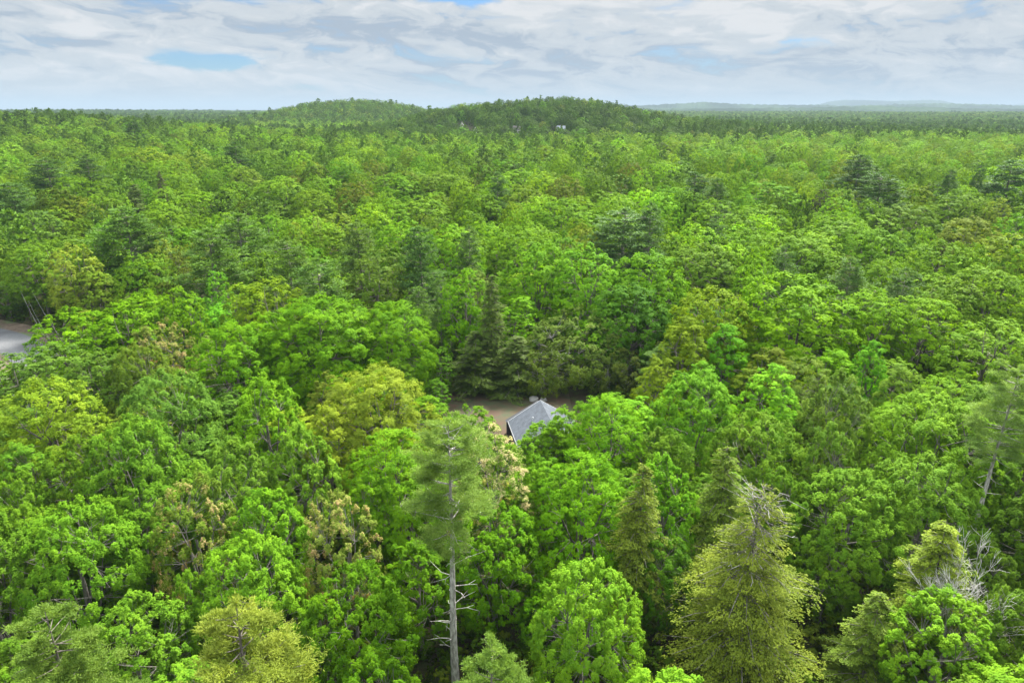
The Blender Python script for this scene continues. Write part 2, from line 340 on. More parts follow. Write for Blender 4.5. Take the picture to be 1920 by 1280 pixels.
def hemlock(name, H, R, zb=.06, step=.42, nb=6, sprays=16, leaves=16, size=.26, seed=0, thin=0., bark=None, snags=0, power=.8, mat=None, droop=.28):
    global rng; rng = np.random.default_rng(seed+900)
    zb = zb*H; mb = MB(); k = np.linspace(0, 1, 9); wob = np.cumsum(rng.normal(0, .05, (9, 2)), 0)
    tp = np.stack([wob[:, 0], wob[:, 1], k*H], 1); tp[0, :2] = 0; mb.tube(tp, H*.0125*(1.15-1.1*k), 8)
    at = lambda z: np.array([np.interp(z, tp[:, 2], tp[:, 0]), np.interp(z, tp[:, 2], tp[:, 1]), z])
    LP = []; LN = []; LD = []; TT = []
    z = zb
    while z < H-.15:
        t = (z-zb)/(H-zb)
        for j in range(nb):
            a = rng.uniform(0, 2*PI); Lb = R*(1-t)**power*rng.uniform(.45, 1.12)*(1+.22*math.sin(3*a+z*.9+seed)+.12*math.sin(5*a-z*1.7))+.25
            d = np.array([math.cos(a), math.sin(a), 0]); s0 = at(z+rng.normal(0, .1)); s = np.linspace(0, 1, 5)
            P = s0+d*s[:, None]*Lb; P[:, 2] += Lb*(.16*s-droop*s**2.2)+rng.normal(0, .05, 5)*s
            r0 = .018+.011*Lb
            mb.tube(P, np.linspace(r0, .012, 5), 4)
            f = (1-thin*sstep(.45, .95, t))
            ns = int(max(2, sprays*(Lb/R))*f+rng.random())
            if ns <= 0: continue
            lo = .2+.35*thin*t
            u = lo+(1.03-lo)*rng.random(ns)**.8
            sw = rng.uniform(-1, 1, ns); side = np.array([-d[1], d[0], 0])*(sw*(1.1-.65*u)*Lb*.42)[:, None]
            q = np.stack([np.interp(u, s, P[:, c]) for c in range(3)], 1)+side; q[:, 2] -= np.abs(sw)*.12*Lb*.4
            sdirn = unit(d+side*.8/(Lb*.4+.01)); ll = .28+.07*Lb
            w_ = rng.uniform(-.5, 1, (ns, leaves, 1)); lat = rng.normal(size=(ns, leaves, 1))*.36
            pp = q[:, None]+sdirn[:, None]*w_*ll+np.cross(sdirn, [0, 0, 1.])[:, None]*lat*ll*(1.1-.6*w_)
            pp[..., 2] += -.22*np.abs(w_[..., 0])*ll-.3*np.abs(lat[..., 0])*ll+rng.normal(0, .05, (ns, leaves))
            LP.append(pp.reshape(-1, 3)); LN.append((np.array([0, 0, 1.])+sdirn[:, None]*.35+rng.normal(size=pp.shape)*.38).reshape(-1, 3)); LD.append(np.repeat(sdirn, leaves, 0))
            TT.append(np.repeat(rng.normal(0, .13)+rng.normal(0, .12, ns)+(.12*(u-.5)), leaves))
        z += step*rng.uniform(.7, 1.3)
    LP = np.vstack(LP); LN = np.vstack(LN); LD = np.vstack(LD)
    V, F = leaf_quads(LP, LN, size, .5, LD*1.2)
    tint = np.clip(.5+np.concatenate(TT)+rng.normal(0, .1, len(LP)), 0, 1)
    parts = [('trunk', mb.mesh(name+'_trunk', bark or BARK)), ('crown', mesh_np(name+'_crown', V, F, [mat or HEML], attrs={'tint': tint}))]
    if snags:
        for j in range(snags):
            db = MB()
            t = .25+.72*rng.beta(2.6, 1.4); zz = zb+(H-zb)*t; a = rng.uniform(0, 2*PI); Lb = (R*(1-t)**power*.9+.6)*rng.uniform(.6, 1.1)
            d = np.array([math.cos(a), math.sin(a), .0]); s = np.linspace(0, 1, 5)[:, None]; P = at(zz)+d*s*Lb+[0, 0, .22]*s*Lb*.5+np.cumsum(rng.normal(0, .13, (5, 3)), 0)
            db.tube(P, np.linspace(.045, .014, 5), 4)
            for m in range(4):
                b0 = P[rng.integers(1, 5)]; db.tube([b0, b0+(d*.6+rng.normal(0, .55, 3))*rng.uniform(.3, .9)], [.018, .008], 3)
            parts.append(('dead_branch', db.mesh(name+'_dead', BARKD)))
    return dict(H=H, R=R, parts=parts)
def twig_tree(name, H, R, depth=5, seed=0, leaves=0, size=.2, up=.6, mat=None, bark=None, weep=0., r0=None, fork=3, spread=.62, zfork=.35):
    global rng; rng = np.random.default_rng(seed+1300)
    mb = MB(); ends = []
    def grow(p, d, L, r, lev):
        s = np.linspace(0, 1, 4)[:, None]; P = p+d*s*L+np.cumsum(rng.normal(0, .07*L, (4, 3)), 0)*s
        P[:, 2] -= weep*L*.45*s[:, 0]**2*max(0, 3-lev)/2
        mb.tube(P, np.linspace(r, r*.6, 4), 6 if lev > 3 else 3)
        if lev <= 1: ends.append(P)
        if lev == 0: return
        for k in range(fork+(1 if lev < 3 else 0)):
            b = P[3] if k < 2 else P[rng.integers(1, 4)]
            nd = unit(d+rng.normal(0, spread, 3)+np.array([0, 0, up*.25-weep*.3*(lev < 3)]))
            grow(b, nd, L*rng.uniform(.58, .85), max(r*.55, .016), lev-1)
    L0 = H*zfork; grow(np.zeros(3), np.array([0, 0, 1.]), L0, r0 or H*.013, depth)
    V = np.vstack(mb.v); zmax = V[:, 2].max(); rr = np.percentile(np.hypot(V[:, 0], V[:, 1]), 97)
    sc = np.array([R/rr, R/rr, H/zmax]); mb.v = [v*sc for v in mb.v]
    parts = [('trunk', mb.mesh(name+'_trunk', bark or BARKM))]
    if leaves:
        E = np.vstack([e for e in ends])*sc; n = len(E)
        LP = (E[:, None]+rng.normal(size=(n, leaves, 3))*.22).reshape(-1, 3)
        V, F = leaf_quads(LP, rng.normal(size=LP.shape)+[0, 0, .8], size)
        tint = np.clip(.5+np.repeat(rng.normal(0, .15, n), leaves)+rng.normal(0, .12, len(LP)), 0, 1)
        parts.append(('crown', mesh_np(name+'_crown', V, F, [mat or LEAF], attrs={'tint': tint})))
    return dict(H=H, R=R, parts=parts)

#PROTOS
P = {}
def variants(key, fn, n, **kw): P[key] = [fn(f'{key}{i}', seed=hash_(key)+i*7, **kw) for i in range(n)]
def hash_(s): return sum(ord(c)*(i+3) for i, c in enumerate(s)) % 997
# near, finely leafed
variants('oakL', broadleaf, 3, H=23, R=9, puffs=360, tufts=13, leaves=22, size=.22, mat=LEAF, zb=.12, puff_r=.95)
variants('oakM', broadleaf, 3, H=20, R=6, puffs=230, tufts=12, leaves=22, size=.185, mat=LEAF, zb=.15, puff_r=.75)
variants('oakS', broadleaf, 4, H=18, R=4, puffs=155, tufts=13, leaves=26, size=.155, mat=LEAF, zb=.15, style='oval', puff_r=.6)
variants('feaM', broadleaf, 3, H=19, R=5.5, puffs=270, tufts=13, leaves=24, size=.165, mat=LEAF, zb=.12, style='feather', puff_r=.65, bark=BARKM)
variants('feaS', broadleaf, 4, H=18, R=3.8, puffs=200, tufts=13, leaves=25, size=.14, mat=LEAF, zb=.12, style='feather', puff_r=.5, bark=BARKM)
P['pink'] = [broadleaf('pink', 17, 3.6, 170, 11, 20, .145, LEAFPINK, .14, 'feather', seed=71, puff_r=.5, bark=BARKM, bare=.08)]
P['cream'] = [broadleaf('cream', 20, 4.6, 190, 11, 20, .165, LEAFCREAM, .14, 'oval', seed=72, puff_r=.62, bark=BARKM, bare=.12)]
variants('pine', pine, 2, H=24, R=4.8, zb=.12, whorl=.9, nb=6, cush=5, tufts=20, needles=34, size=.32, wid=.22, tr=.55, fan=.34)
variants('pineN', pine, 2, H=26, R=4.2, zb=.15, whorl=1.0, nb=7, cush=7, tufts=42, needles=40, size=.22, wid=.2, tr=.42, fan=.26, bark=BARK)
P['pineH'] = [pine('pineH', 28, 3.9, .6, .95, 6, 34, 6, 46, .24, .17, dead=26, power=.36, seed=3, tr=.46, fan=.32, bark=BARKD)]
P['pineR'] = [pine('pineR', 27, 3.7, .62, .95, 6, 34, 6, 46, .24, .17, dead=14, power=.36, seed=9, tr=.46, fan=.32, bark=BARKD)]
variants('heml', hemlock, 2, H=18, R=3.8, power=.65, sprays=18, leaves=20, size=.19)
P['hemY'] = [hemlock('hemY', 21, 5.4, step=.36, nb=7, sprays=22, leaves=22, size=.16, seed=4, thin=.7, bark=BARKM, snags=34, power=.6, droop=.22)]
P['dead'] = [twig_tree('dead', 17, 2.6, 6, seed=5, bark=BARKW, up=1.3, spread=.42)]
P['twig'] = [broadleaf('twig', 13, 6, 220, 10, 14, .2, LEAF, .0, 'feather', seed=81, puff_r=.75, bark=BARKD, bare=.06)]
# further off, larger leaf sprays
variants('oakLm', broadleaf, 3, H=22, R=8, puffs=280, tufts=10, leaves=12, size=.36, mat=LEAF, zb=.12, puff_r=.95)
variants('oakMm', broadleaf, 4, H=20, R=6, puffs=190, tufts=9, leaves=12, size=.32, mat=LEAF, zb=.15, puff_r=.78)
variants('oakSm', broadleaf, 3, H=18, R=4, puffs=110, tufts=9, leaves=12, size=.27, mat=LEAF, zb=.15, style='oval', puff_r=.62)
variants('pinem', pine, 3, H=23, R=5.0, zb=.12, whorl=1.0, cush=4, tufts=12, needles=18, size=.5, wid=.3, nb=6, tr=.65, fan=.34)
# the far forest
FAR = [broadleaf(f'farb{i}', 17.5, 6.2-.7*(i % 2), 130, 6, 6, .56, LEAFI, .15, inner=.05, seed=200+i, limbs=False, puff_r=.8) for i in range(4)]
FARL = [broadleaf(f'farc{i}', 19, 8.6-.8*(i % 2), 230, 6, 6, .56, LEAFI, .12, inner=.04, seed=240+i, limbs=False, puff_r=.92) for i in range(4)]
FARP = [pine(f'farp{i}', 17.5, 5.4, .1, 1.2, 6, 3, 3, 10, 1.0, .55, NEEDLEI, seed=300+i, power=.42, tr=.9) for i in range(3)]
VFAR = [broadleaf(f'vfar{i}', 17, 5.8, 45, 4, 3, 1.15, LEAFI, .2, inner=.0, seed=400+i, limbs=False, puff_r=1.0) for i in range(3)]
VFARP = [pine(f'vfarp{i}', 17, 5.2, .1, 2.0, 6, 2, 2, 6, 1.8, .65, NEEDLEI, seed=450+i, power=.42, tr=1.1) for i in range(2)]

#HEROES
AL = .8       # how much of a colour seen in the photo is the leaf's own albedo
def albedo(c, conifer=False):
    """leaf albedo from the colour a crown shows in daylight: light bouncing between leaves deepens a hue, so the leaf itself is paler"""
    r0, g0, b0 = c; r, g, b = lin((r0+(0 if conifer else .62*max(0, .70*g0-r0)), g0, b0))[:3]; G_ = .55*g**.85
    if conifer: return (G_*1.2*min(.82, (r/g)**.82), G_*1.2, G_*.62*(b/g)**.8, 1.)
    return (G_*min(.74, 1.02*(r/g)**.8), G_, G_*(.19+.2*r/g)*(b/g)**.8, 1.)
# kind, x, y of the top, width in the photo, colour in the photo, height (m), short landmark name or None
HERO = [
 ('pineH', 838, 790, 200, (120,156,80), 28, 'the tall pine with the long bare trunk'),
 ('cream', 925, 792, 165, (110,165,50), 21, 'the cream-topped tree in front of the grey roof'),
 ('feaS', 925, 955, 190, (75,165,25), 15, 'the vivid tree at the foot of the bare-trunked pine'),
 ('oakS', 735, 800, 180, (100,180,42), 20, None),
 ('oakS', 690, 880, 120, (80,165,30), 17, None),
 ('oakM', 700, 685, 220, (160,180,72), 21, 'the big mustard-yellow tree left of the yard'),
 ('oakS', 610, 752, 110, (150,176,60), 19, None),
 ('oakS', 893, 757, 95, (95,165,35), 14, None),
 ('feaS', 490, 690, 130, (110,188,48), 21, None),
 ('feaS', 562, 792, 140, (118,180,72), 19, None),
 ('oakM', 75, 697, 200, (138,180,62), 21, 'the big yellow-green tree near the left edge'),
 ('feaM', 232, 780, 190, (88,165,62), 20, None),
 ('feaM', 300, 690, 190, (96,162,92), 21, 'the broad blue-green tree below the road'),
 ('feaS', 430, 815, 150, (105,162,70), 19, None),
 ('feaM', 115, 940, 235, (92,172,58), 18, None),
 ('pink', 340, 885, 150, (120,158,72), 19, 'the pink-tinged maple on the lower left'),
 ('pink', 632, 918, 140, (165,172,95), 18, 'the salmon-tipped maple left of the bare-trunked pine'),
 ('feaS', 455, 1005, 210, (105,182,58), 17, None),
 ('feaS', 245, 1115, 200, (100,170,65), 16, None),
 ('pineN', 450, 1125, 360, (128,148,60), 27, 'the golden pine top at the bottom edge'),
 ('pineN', 85, 1140, 280, (104,138,62), 26, 'the dull green pine top in the bottom left corner'),
 ('pineN', 925, 1200, 210, (108,146,68), 24, 'the small pine top below the bare-trunked pine'),
 ('feaS', 660, 1075, 220, (66,148,24), 15, None),
 ('oakM', 430, 600, 170, (80,168,15), 21, None),
 ('oakL', 590, 548, 250, (80,166,15), 23, 'the huge deep green oak left of centre'),
 ('oakM', 725, 558, 170, (80,164,16), 21, None),
 ('oakM', 505, 580, 150, (86,172,16), 21, None),
 ('oakM', 122, 578, 145, (98,176,18), 19, None),
 ('oakM', 215, 562, 140, (98,178,18), 20, 'the bright lime oak above the road'),
 ('oakM', 270, 538, 120, (102,176,18), 21, None),
 ('oakS', 335, 533, 100, (102,174,22), 21, None),
 ('feaM', 104, 645, 150, (96,150,82), 17, 'the grey-green tree hiding the road'),
 ('feaM', 18, 664, 120, (98,152,84), 14, None), ('feaS', 180, 655, 130, (92,145,70), 17, None),
 ('pink', 300, 595, 120, (150,152,80), 19, 'the rusty maple between the two lime oaks'),
 ('feaS', 250, 640, 130, (112,150,62), 18, None),
 ('oakM', 1140, 738, 150, (95,185,34), 17, 'the bright dome right of the grey roof'),
 ('oakS', 1056, 758, 80, (100,175,38), 14, None), ('oakS', 1040, 782, 75, (98,172,38), 13, None), ('oakS', 1016, 786, 88, (98,172,38), 12, None), ('oakS', 1092, 747, 64, (92,168,38), 13, None), ('oakS', 984, 814, 64, (100,176,44), 11, None), ('oakS', 858, 772, 62, (96,170,38), 12, None),
 ('oakS', 1095, 845, 180, (85,180,34), 19, None),
 ('oakS', 1020, 850, 130, (88,172,36), 17, None),
 ('feaS', 1310, 690, 170, (92,185,58), 19, 'the fresh green tree at the right of the clearing'),
 ('feaS', 1250, 850, 140, (78,178,42), 18, None),
 ('heml', 1205, 868, 150, (106,128,40), 20, 'the brownish hemlock right of centre'),
 ('heml', 1370, 835, 150, (100,130,40), 19, 'the olive hemlock behind the yellow one'),
 ('feaM', 1105, 1050, 220, (115,186,66), 17, 'the pale-branched maple at the bottom'),
 ('feaM', 1435, 770, 170, (108,165,64), 18, None),
 ('feaS', 1580, 693, 130, (112,156,78), 21, 'the slim grey-green tree on the right'),
 ('feaM', 1765, 735, 230, (116,180,62), 20, 'the broad layered tree on the right'),
 ('pineR', 1898, 690, 140, (128,166,98), 27, 'the leaning pine at the right edge'),
 ('feaM', 1605, 880, 220, (100,166,60), 17, None),
 ('feaM', 1745, 850, 220, (104,168,68), 18, None),
 ('feaS', 1880, 860, 110, (80,150,45), 14, None),
 ('hemY', 1432, 905, 300, (132,142,54), 22, 'the golden hemlock with dead branches'),
 ('heml', 1775, 965, 190, (120,146,44), 18, 'the olive hemlock left of the dead tree'),
 ('heml', 1650, 1110, 150, (105,135,45), 12, None),
 ('dead', 1835, 1008, 180, (120,120,100), 18, 'the dead grey tree'),
 ('feaS', 1790, 1110, 210, (110,182,56), 15, None),
 ('feaS', 1890, 1090, 100, (110,160,60), 15, None),
 ('feaS', 1560, 1010, 120, (95,150,45), 11, None),
 ('feaS', 1250, 1000, 120, (50,130,30), 13, None),
 ('oakS', 780, 1010, 130, (70,150,25), 14, None),
 ('feaS', 350, 1060, 120, (85,160,45), 15, None),
 ('feaS', 590, 1130, 120, (75,150,30), 13, None),
 ('feaS', 20, 880, 110, (95,160,50), 16, None),
 ('feaS', 1470, 870, 100, (85,155,40), 15, None),
 # edge of the clearing
 ('oakL', 1505, 516, 235, (112,182,22), 24, 'the big round lime oak right of centre'),
 ('oakM', 1645, 535, 140, (110,180,24), 22, None),
 ('oakM', 1745, 545, 140, (116,180,28), 21, 'the lime oak left of the pale right-hand tree'),
 ('oakM', 1865, 592, 160, (120,176,64), 20, 'the pale green tree near the right edge'),
 ('oakS', 1365, 600, 90, (60,186,40), 19, 'the emerald tree beside the big lime oak'),
 ('oakM', 1290, 590, 110, (124,162,36), 20, None),
 ('oakM', 1340, 528, 165, (126,166,30), 23, 'the olive-green oak above the clearing'),
 ('oakM', 1190, 530, 150, (45,136,40), 20, 'the dark emerald maple behind the clearing'),
 ('oakM', 1225, 468, 145, (90,176,34), 24, None),
 ('oakM', 1105, 458, 130, (90,185,44), 25, None),
 ('oakM', 1010, 455, 140, (95,180,34), 24, 'the bright oak in the middle of the canopy'),
 ('oakS', 870, 505, 95, (84,180,20), 22, 'the slim vivid tree left of the brown hemlock'),
 ('heml', 922, 512, 75, (82,108,40), 23, 'the narrow brown hemlock behind the yard'),
 ('heml', 890, 620, 110, (72,96,34), 12.3, None),
 ('heml', 965, 625, 100, (76,100,40), 12, None),
 ('twig', 1080, 590, 210, (100,132,72), 14, 'the twiggy grey-green tree behind the yard'),
 ('feaM', 705, 470, 110, (98,138,66), 22, None),
 ('oakS', 825, 650, 50, (60,150,25), 10, None),
 ('twig', 1145, 650, 120, (98,122,62), 9, None), ('twig', 1020, 655, 110, (96,124,58), 9, None),
 ('oakM', 1130, 600, 110, (85,175,40), 13, None),
 ('pine', 787, 428, 80, (80,122,70), 27, 'the narrow grey pine left of centre'),
 ('pine', 1168, 393, 130, (90,130,84), 26, 'the large blue-grey pine above the clearing'),
 ('pine', 1222, 382, 65, (82,122,76), 27, None),
 ('oakM', 845, 420, 120, (105,186,35), 23, None),
 ('oakM', 755, 408, 110, (106,184,40), 22, None),
 ('oakM', 965, 425, 110, (110,175,46), 20, None),
 ('oakS', 1090, 420, 75, (140,166,50), 22, 'the mustard crown left of the blue-grey pine'),
 ('oakS', 1055, 435, 90, (86,170,40), 22, None),
 ('pine', 670, 420, 80, (95,130,66), 24, None), ('pine', 880, 425, 50, (88,126,72), 24, None),
 ('pine', 233, 392, 130, (84,126,54), 27, 'the big layered pine on the left'),
 ('pine', 445, 403, 110, (84,124,54), 25, None), ('pine', 388, 432, 115, (90,132,58), 26, None),
 ('pine', 538, 448, 90, (92,130,62), 25, None), ('pine', 598, 488, 115, (88,130,60), 25, 'the dense pine above the huge oak'),
 ('pine', 1475, 460, 65, (86,126,76), 24, None), ('pine', 1597, 486, 85, (92,132,80), 23, None), ('pine', 1700, 505, 80, (86,124,74), 22, None),
 ('pine', 1343, 405, 50, (90,130,80), 22, None),
 ('oakS', 403, 492, 55, (82,192,74), 22, 'the small mint-green tree below the pines'),
 ('oakM', 500, 518, 140, (124,166,36), 22, None), ('oakS', 445, 525, 90, (124,170,36), 21, None),
 ('oakS', 127, 457, 95, (164,184,88), 22, 'the pale primrose tree on the left'),
 ('oakS', 175, 437, 90, (100,176,50), 21, None), ('oakM', 60, 445, 110, (104,160,60), 21, None),
 ('oakS', 307, 447, 80, (135,166,84), 21, None), ('oakS', 332, 455, 45, (96,120,50), 22, None),
 ('oakM', 3, 527, 90, (62,122,46), 10, 'the dark green tree above the road'), ('oakM', 127, 490, 110, (110,164,54), 15, None),
 ('oakM', 170, 500, 90, (118,160,56), 17, None),
 ('oakM', 1420, 482, 95, (106,185,26), 22, None), ('oakM', 1320, 450, 140, (112,160,60), 20, None),
 ('oakM', 1765, 450, 130, (116,170,56), 21, None), ('oakM', 1860, 490, 130, (116,170,50), 21, None),
 ('oakM', 1490, 427, 150, (110,172,34), 20, None), ('oakM', 1400, 430, 120, (106,174,34), 20, None), ('oakM', 1655, 430, 120, (96,170,36), 20, None),
 ('oakS', 1597, 466, 45, (126,118,54), 20, 'the small russet tree between the right-hand pines'), ('oakM', 1670, 478, 85, (114,170,46), 20, None),
 # beyond
 ('oakM', 290, 387, 110, (110,162,40), 20, None), ('oakM', 415, 400, 80, (120,180,40), 20, None), ('oakS', 510, 400, 50, (86,176,46), 20, None),
 ('oakS', 553, 413, 45, (152,160,40), 19, None), ('oakS', 590, 402, 26, (172,190,140), 19, 'the little whitish-green tree in the far canopy'),
 ('oakM', 70, 395, 105, (100,150,80), 20, None), ('oakM', 190, 363, 70, (110,156,64), 20, None), ('oakM', 140, 330, 85, (106,166,42), 20, None),
 ('heml', 247, 343, 65, (76,100,42), 21, 'the dark hemlock far left'), ('heml', 297, 320, 35, (84,92,56), 24, None),
 ('oakM', 367, 353, 95, (110,176,32), 20, None), ('oakM', 520, 332, 110, (114,170,42), 20, None), ('oakM', 460, 313, 70, (130,170,76), 19, None),
 ('oakM', 583, 350, 80, (120,166,36), 20, None), ('oakM', 655, 305, 60, (70,150,46), 20, 'the deep green dome in the far canopy'), ('oakS', 703, 298, 55, (118,142,42), 20, None),
 ('oakM', 745, 325, 90, (100,176,40), 20, None), ('oakM', 820, 320, 90, (115,160,52), 19, None), ('oakS', 895, 322, 28, (120,110,54), 20, None),
 ('pine', 933, 325, 48, (78,118,66), 25, None), ('oakM', 975, 313, 90, (110,180,32), 20, None), ('oakM', 985, 345, 90, (125,166,62), 19, None),
 ('oakM', 1060, 330, 80, (126,146,56), 20, None), ('oakM', 790, 365, 110, (116,172,46), 20, None), ('oakM', 735, 375, 80, (100,176,42), 20, None),
 ('oakM', 1050, 373, 110, (100,172,32), 21, None), ('oakM', 1250, 345, 75, (84,178,50), 20, None),
 ('pine', 1613, 292, 75, (66,106,50), 25, 'the dark wide pine far right'), ('pine', 1655, 325, 95, (72,112,60), 25, None), ('pine', 1900, 303, 95, (72,112,72), 26, None),
 ('pine', 1785, 320, 40, (74,112,70), 24, None), ('pine', 1840, 308, 30, (70,108,72), 25, None), ('pine', 1305, 325, 70, (72,112,60), 24, None), ('pine', 1347, 335, 50, (80,120,66), 24, None),
 ('oakM', 1450, 340, 120, (90,176,34), 20, None), ('oakM', 1345, 375, 110, (116,178,34), 20, None), ('oakM', 1430, 378, 110, (110,174,32), 19, None),
 ('oakS', 1433, 333, 45, (162,182,104), 19, None), ('oakS', 1543, 352, 45, (96,76,46), 20, 'the dark red tree far right'), ('oakM', 1595, 356, 60, (132,170,76), 19, None),
 ('oakM', 1705, 375, 110, (106,152,62), 20, None), ('oakM', 1800, 358, 110, (110,160,52), 20, None), ('oakM', 1875, 372, 60, (142,172,88), 20, None),
 ('oakM', 1570, 400, 130, (110,172,32), 20, None), ('oakM', 1825, 405, 110, (142,160,70), 20, None), ('oakM', 1900, 397, 70, (90,185,36), 20, None),
 ('pine', 20, 345, 90, (84,124,76), 25, None), ('pine', 85, 298, 80, (76,116,60), 25, None), ('pine', 160, 290, 60, (74,112,58), 25, None),
 ('pine', 440, 268, 55, (64,104,50), 25, 'the dark pine in the far canopy'), ('pine', 250, 228, 42, (62,98,48), 26, None),
]
rnd = random.Random(11)
trees = []     # dict(kind, x, y, R, H, col, name, top px)
def add_tree(kind, x, y, R, H, col, mark=None, hero=True):
    g = float(terrain(x, y)); tx, ty, f = to_px(x, y, g+H)
    trees.append(dict(kind=kind, x=x, y=y, g=g, R=R, H=H, col=col, mark=mark, px=tx, py=ty, f=f, d=math.hypot(x, y), w=2*R/f*1280, hero=hero))
for (kind, px, py, wd, col, H, mark) in HERO:
    q = px_point(px, py, H)
    R = wd/2/1280*q[2]*(1.3 if kind == 'pine' else 1)
    add_tree(kind, q[0], q[1], R, H, col, mark)

HOUSE_D = [ # screen rectangles that must stay open, and how far off the thing behind them stands
 (935, 742, 1036, 822, 104), (842, 738, 985, 786, 118), (0, 604, 62, 668, 165), (30, 540, 85, 604, 168), (830, 900, 865, 1280, 50), (1040, 742, 1085, 775, 115),
 (1290, 905, 1590, 1280, 48), (1850, 820, 1895, 1040, 60), (1770, 1010, 1910, 1130, 44)]
def blocked(x, y, R, H):
    g = float(terrain(x, y)); a, b, f = to_px(x, y, g+H); w_ = R/f*1280; b2 = to_px(x, y, g+.2*H)[1]; d = math.hypot(x, y)
    for (x0, y0, x1, y1, dd) in HOUSE_D:
        if d < dd+R*.6 and a+w_ > x0 and a-w_ < x1 and b < y1 and b2 > y0: return True
    return False
# fill the canopy between them
cand = []
for gy in np.arange(30, 330, 6.4):
    for gx in np.arange(-230, 230, 6.4):
        x = gx+rnd.uniform(-2.6, 2.6)+(3.2 if int(gy/6.4) % 2 else 0); y = gy+rnd.uniform(-2.6, 2.6)
        if abs(x) < y*.80+12: cand.append((math.hypot(x, y), x, y))
cand.sort()
HX = np.array([t['x'] for t in trees]); HY = np.array([t['y'] for t in trees])
FX, FY, FR = list(HX), list(HY), [t['R'] for t in trees]
NEAR_D = 168.0
heroes = list(trees)
far_pts = []
nfill = 0
for (d, x, y) in cand:
    if d > NEAR_D: break
    R = rnd.uniform(3.2, 5.2); H = rnd.uniform(14.5, 19.5)
    dd = np.hypot(np.array(FX)-x, np.array(FY)-y)
    if (dd < .62*(np.array(FR)+R)).any(): continue
    if -13 < x < 8 and 90 < y < 121: continue
    if d < 40 and y < 30: continue
    ok = False
    for Ht in (H, 13, 10, 7, 5):
        if blocked(x, y, min(R, Ht*.35), Ht): continue
        g = float(terrain(x, y)); a, b, f = to_px(x, y, g+Ht); wp = R/f*1280; ok = True
        for h in heroes:
            if h['d'] > d+1 and abs(h['px']-a) < (h['w']*.42+wp*.6) and b < h['py']+min(.62*h['w'], 110): ok = False; break
        if ok: break
    if not ok: continue
    H = Ht; R = min(R, H*.36)
    near = sorted(heroes, key=lambda h: (h['x']-x)**2+(h['y']-y)**2)[:5]
    near = [h for h in near if not h['kind'].startswith(('pine', 'heml', 'hemY', 'dead', 'pink', 'cream', 'twig'))] or near[:1]
    c = rnd.choice(near[:3])['col']; j = rnd.uniform(.86, 1.1); c = tuple(min(255, max(10, v*j*rnd.uniform(.94, 1.06))) for v in c)
    k = rnd.random(); kind = 'feaS' if (k < .5 and d < 90) else 'oakS'
    if k > .93: kind = 'heml'; c = (95, 125, 42)
    elif k > .86 and d > 70 and H >= 12: kind = 'pine'; c = (90, 130, 62)
    add_tree(kind, x, y, R, H, c, None, False); FX.append(x); FY.append(y); FR.append(R); nfill += 1
print('heroes', len(heroes), 'fill', nfill, 'total', len(trees))

#LABELS
def colour_word(c):
    r, g, b = c
    if r > g*1.05: return 'dark red' if r < 110 else 'russet'
    if r > g*.9: return 'golden' if g > 150 else 'brownish'
    if r > g*.84 and g > 150: return 'mustard green'
    if r < g*.42: return 'emerald green'
    if b > g*.58: return 'blue-green' if g < 165 else 'pale sage green'
    if g < 118: return 'dark olive'
    if b > g*.42: return 'soft grey-green' if g < 160 else 'pale green'
    if r > g*.75: return 'olive green' if g < 160 else 'pale yellow-green'
    if g > 172: return 'bright lime'
    if r < g*.53: return 'vivid mid green'
    return 'fresh green' if g > 160 else 'mid green' if g > 140 else 'deep green'
SHAPE = {'oakL': 'huge round oak', 'oakM': 'round-crowned tree', 'oakS': 'domed tree', 'feaM': 'loose feathery tree', 'feaS': 'feathery tree', 'pink': 'maple', 'cream': 'tree',
         'pine': 'layered pine', 'pineN': 'pine', 'pineH': 'pine', 'pineR': 'pine', 'heml': 'drooping hemlock', 'hemY': 'hemlock', 'dead': 'dead tree', 'twig': 'twiggy thin-leaved tree'}
KIND = {'pine': ('pine_tree', 'pine tree'), 'heml': ('hemlock_tree', 'hemlock tree'), 'hemY': ('hemlock_tree', 'hemlock tree'), 'dead': ('dead_tree', 'dead tree')}
marks = [t for t in trees if t['mark']]
HEROLAB = {
 'the tall pine with the long bare trunk': 'tall pine with a long bare grey trunk and dead stubs, standing before the house',
 'the cream-topped tree in front of the grey roof': 'green tree with cream blossom tinted top and pale branches in front of the grey roof',
 'the golden hemlock with dead branches': 'large golden hemlock with bleached dead branches showing in its thin top',
 'the dead grey tree': 'dead leafless tree with forked bleached grey branches by the leaning pine',
}
used = set()
def relation(t, m):
    dx = t['px']-m['px']; dy = t['d']-m['d']; sx = abs(dx)/max(60, m['w']); far = abs(dy)/14
    if far > sx*1.1: return 'behind' if dy > 0 else 'in front of'
    side = 'left' if dx < 0 else 'right'
    return f'to the {side} of'
def make_label(t):
    if t['mark']:
        lab = HEROLAB.get(t['mark']) or t['mark'][4:]
        if lab not in used: used.add(lab); return lab
    size = '' if t['kind'] in ('oakL', 'hemY') else ('small ' if t['R'] < 3 or t['H'] < 12 else 'wide ' if t['R'] > 6.5 else '')
    base = f"{size}{colour_word(t['col'])} {SHAPE[t['kind']]}"
    ms = sorted(marks, key=lambda m: (m['px']-t['px'])**2+((m['d']-t['d'])*6)**2+(1e9 if m is t else 0))
    for adv in ('just ', 'a little way ', 'further '):
        for m in ms[:5]:
            lab = f"{base} {adv}{relation(t, m)} {m['mark']}"
            if lab not in used and len(lab.split()) <= 16: used.add(lab); return lab
    for k, m in enumerate(ms):
        lab = f"{base} {relation(t, m)} {m['mark']}"
        if lab not in used and len(lab.split()) <= 16: used.add(lab); return lab
    return base
MIDMAP = {'oakL': 'oakLm', 'oakM': 'oakMm', 'oakS': 'oakSm', 'feaM': 'oakMm', 'feaS': 'oakSm', 'pine': 'pinem'}
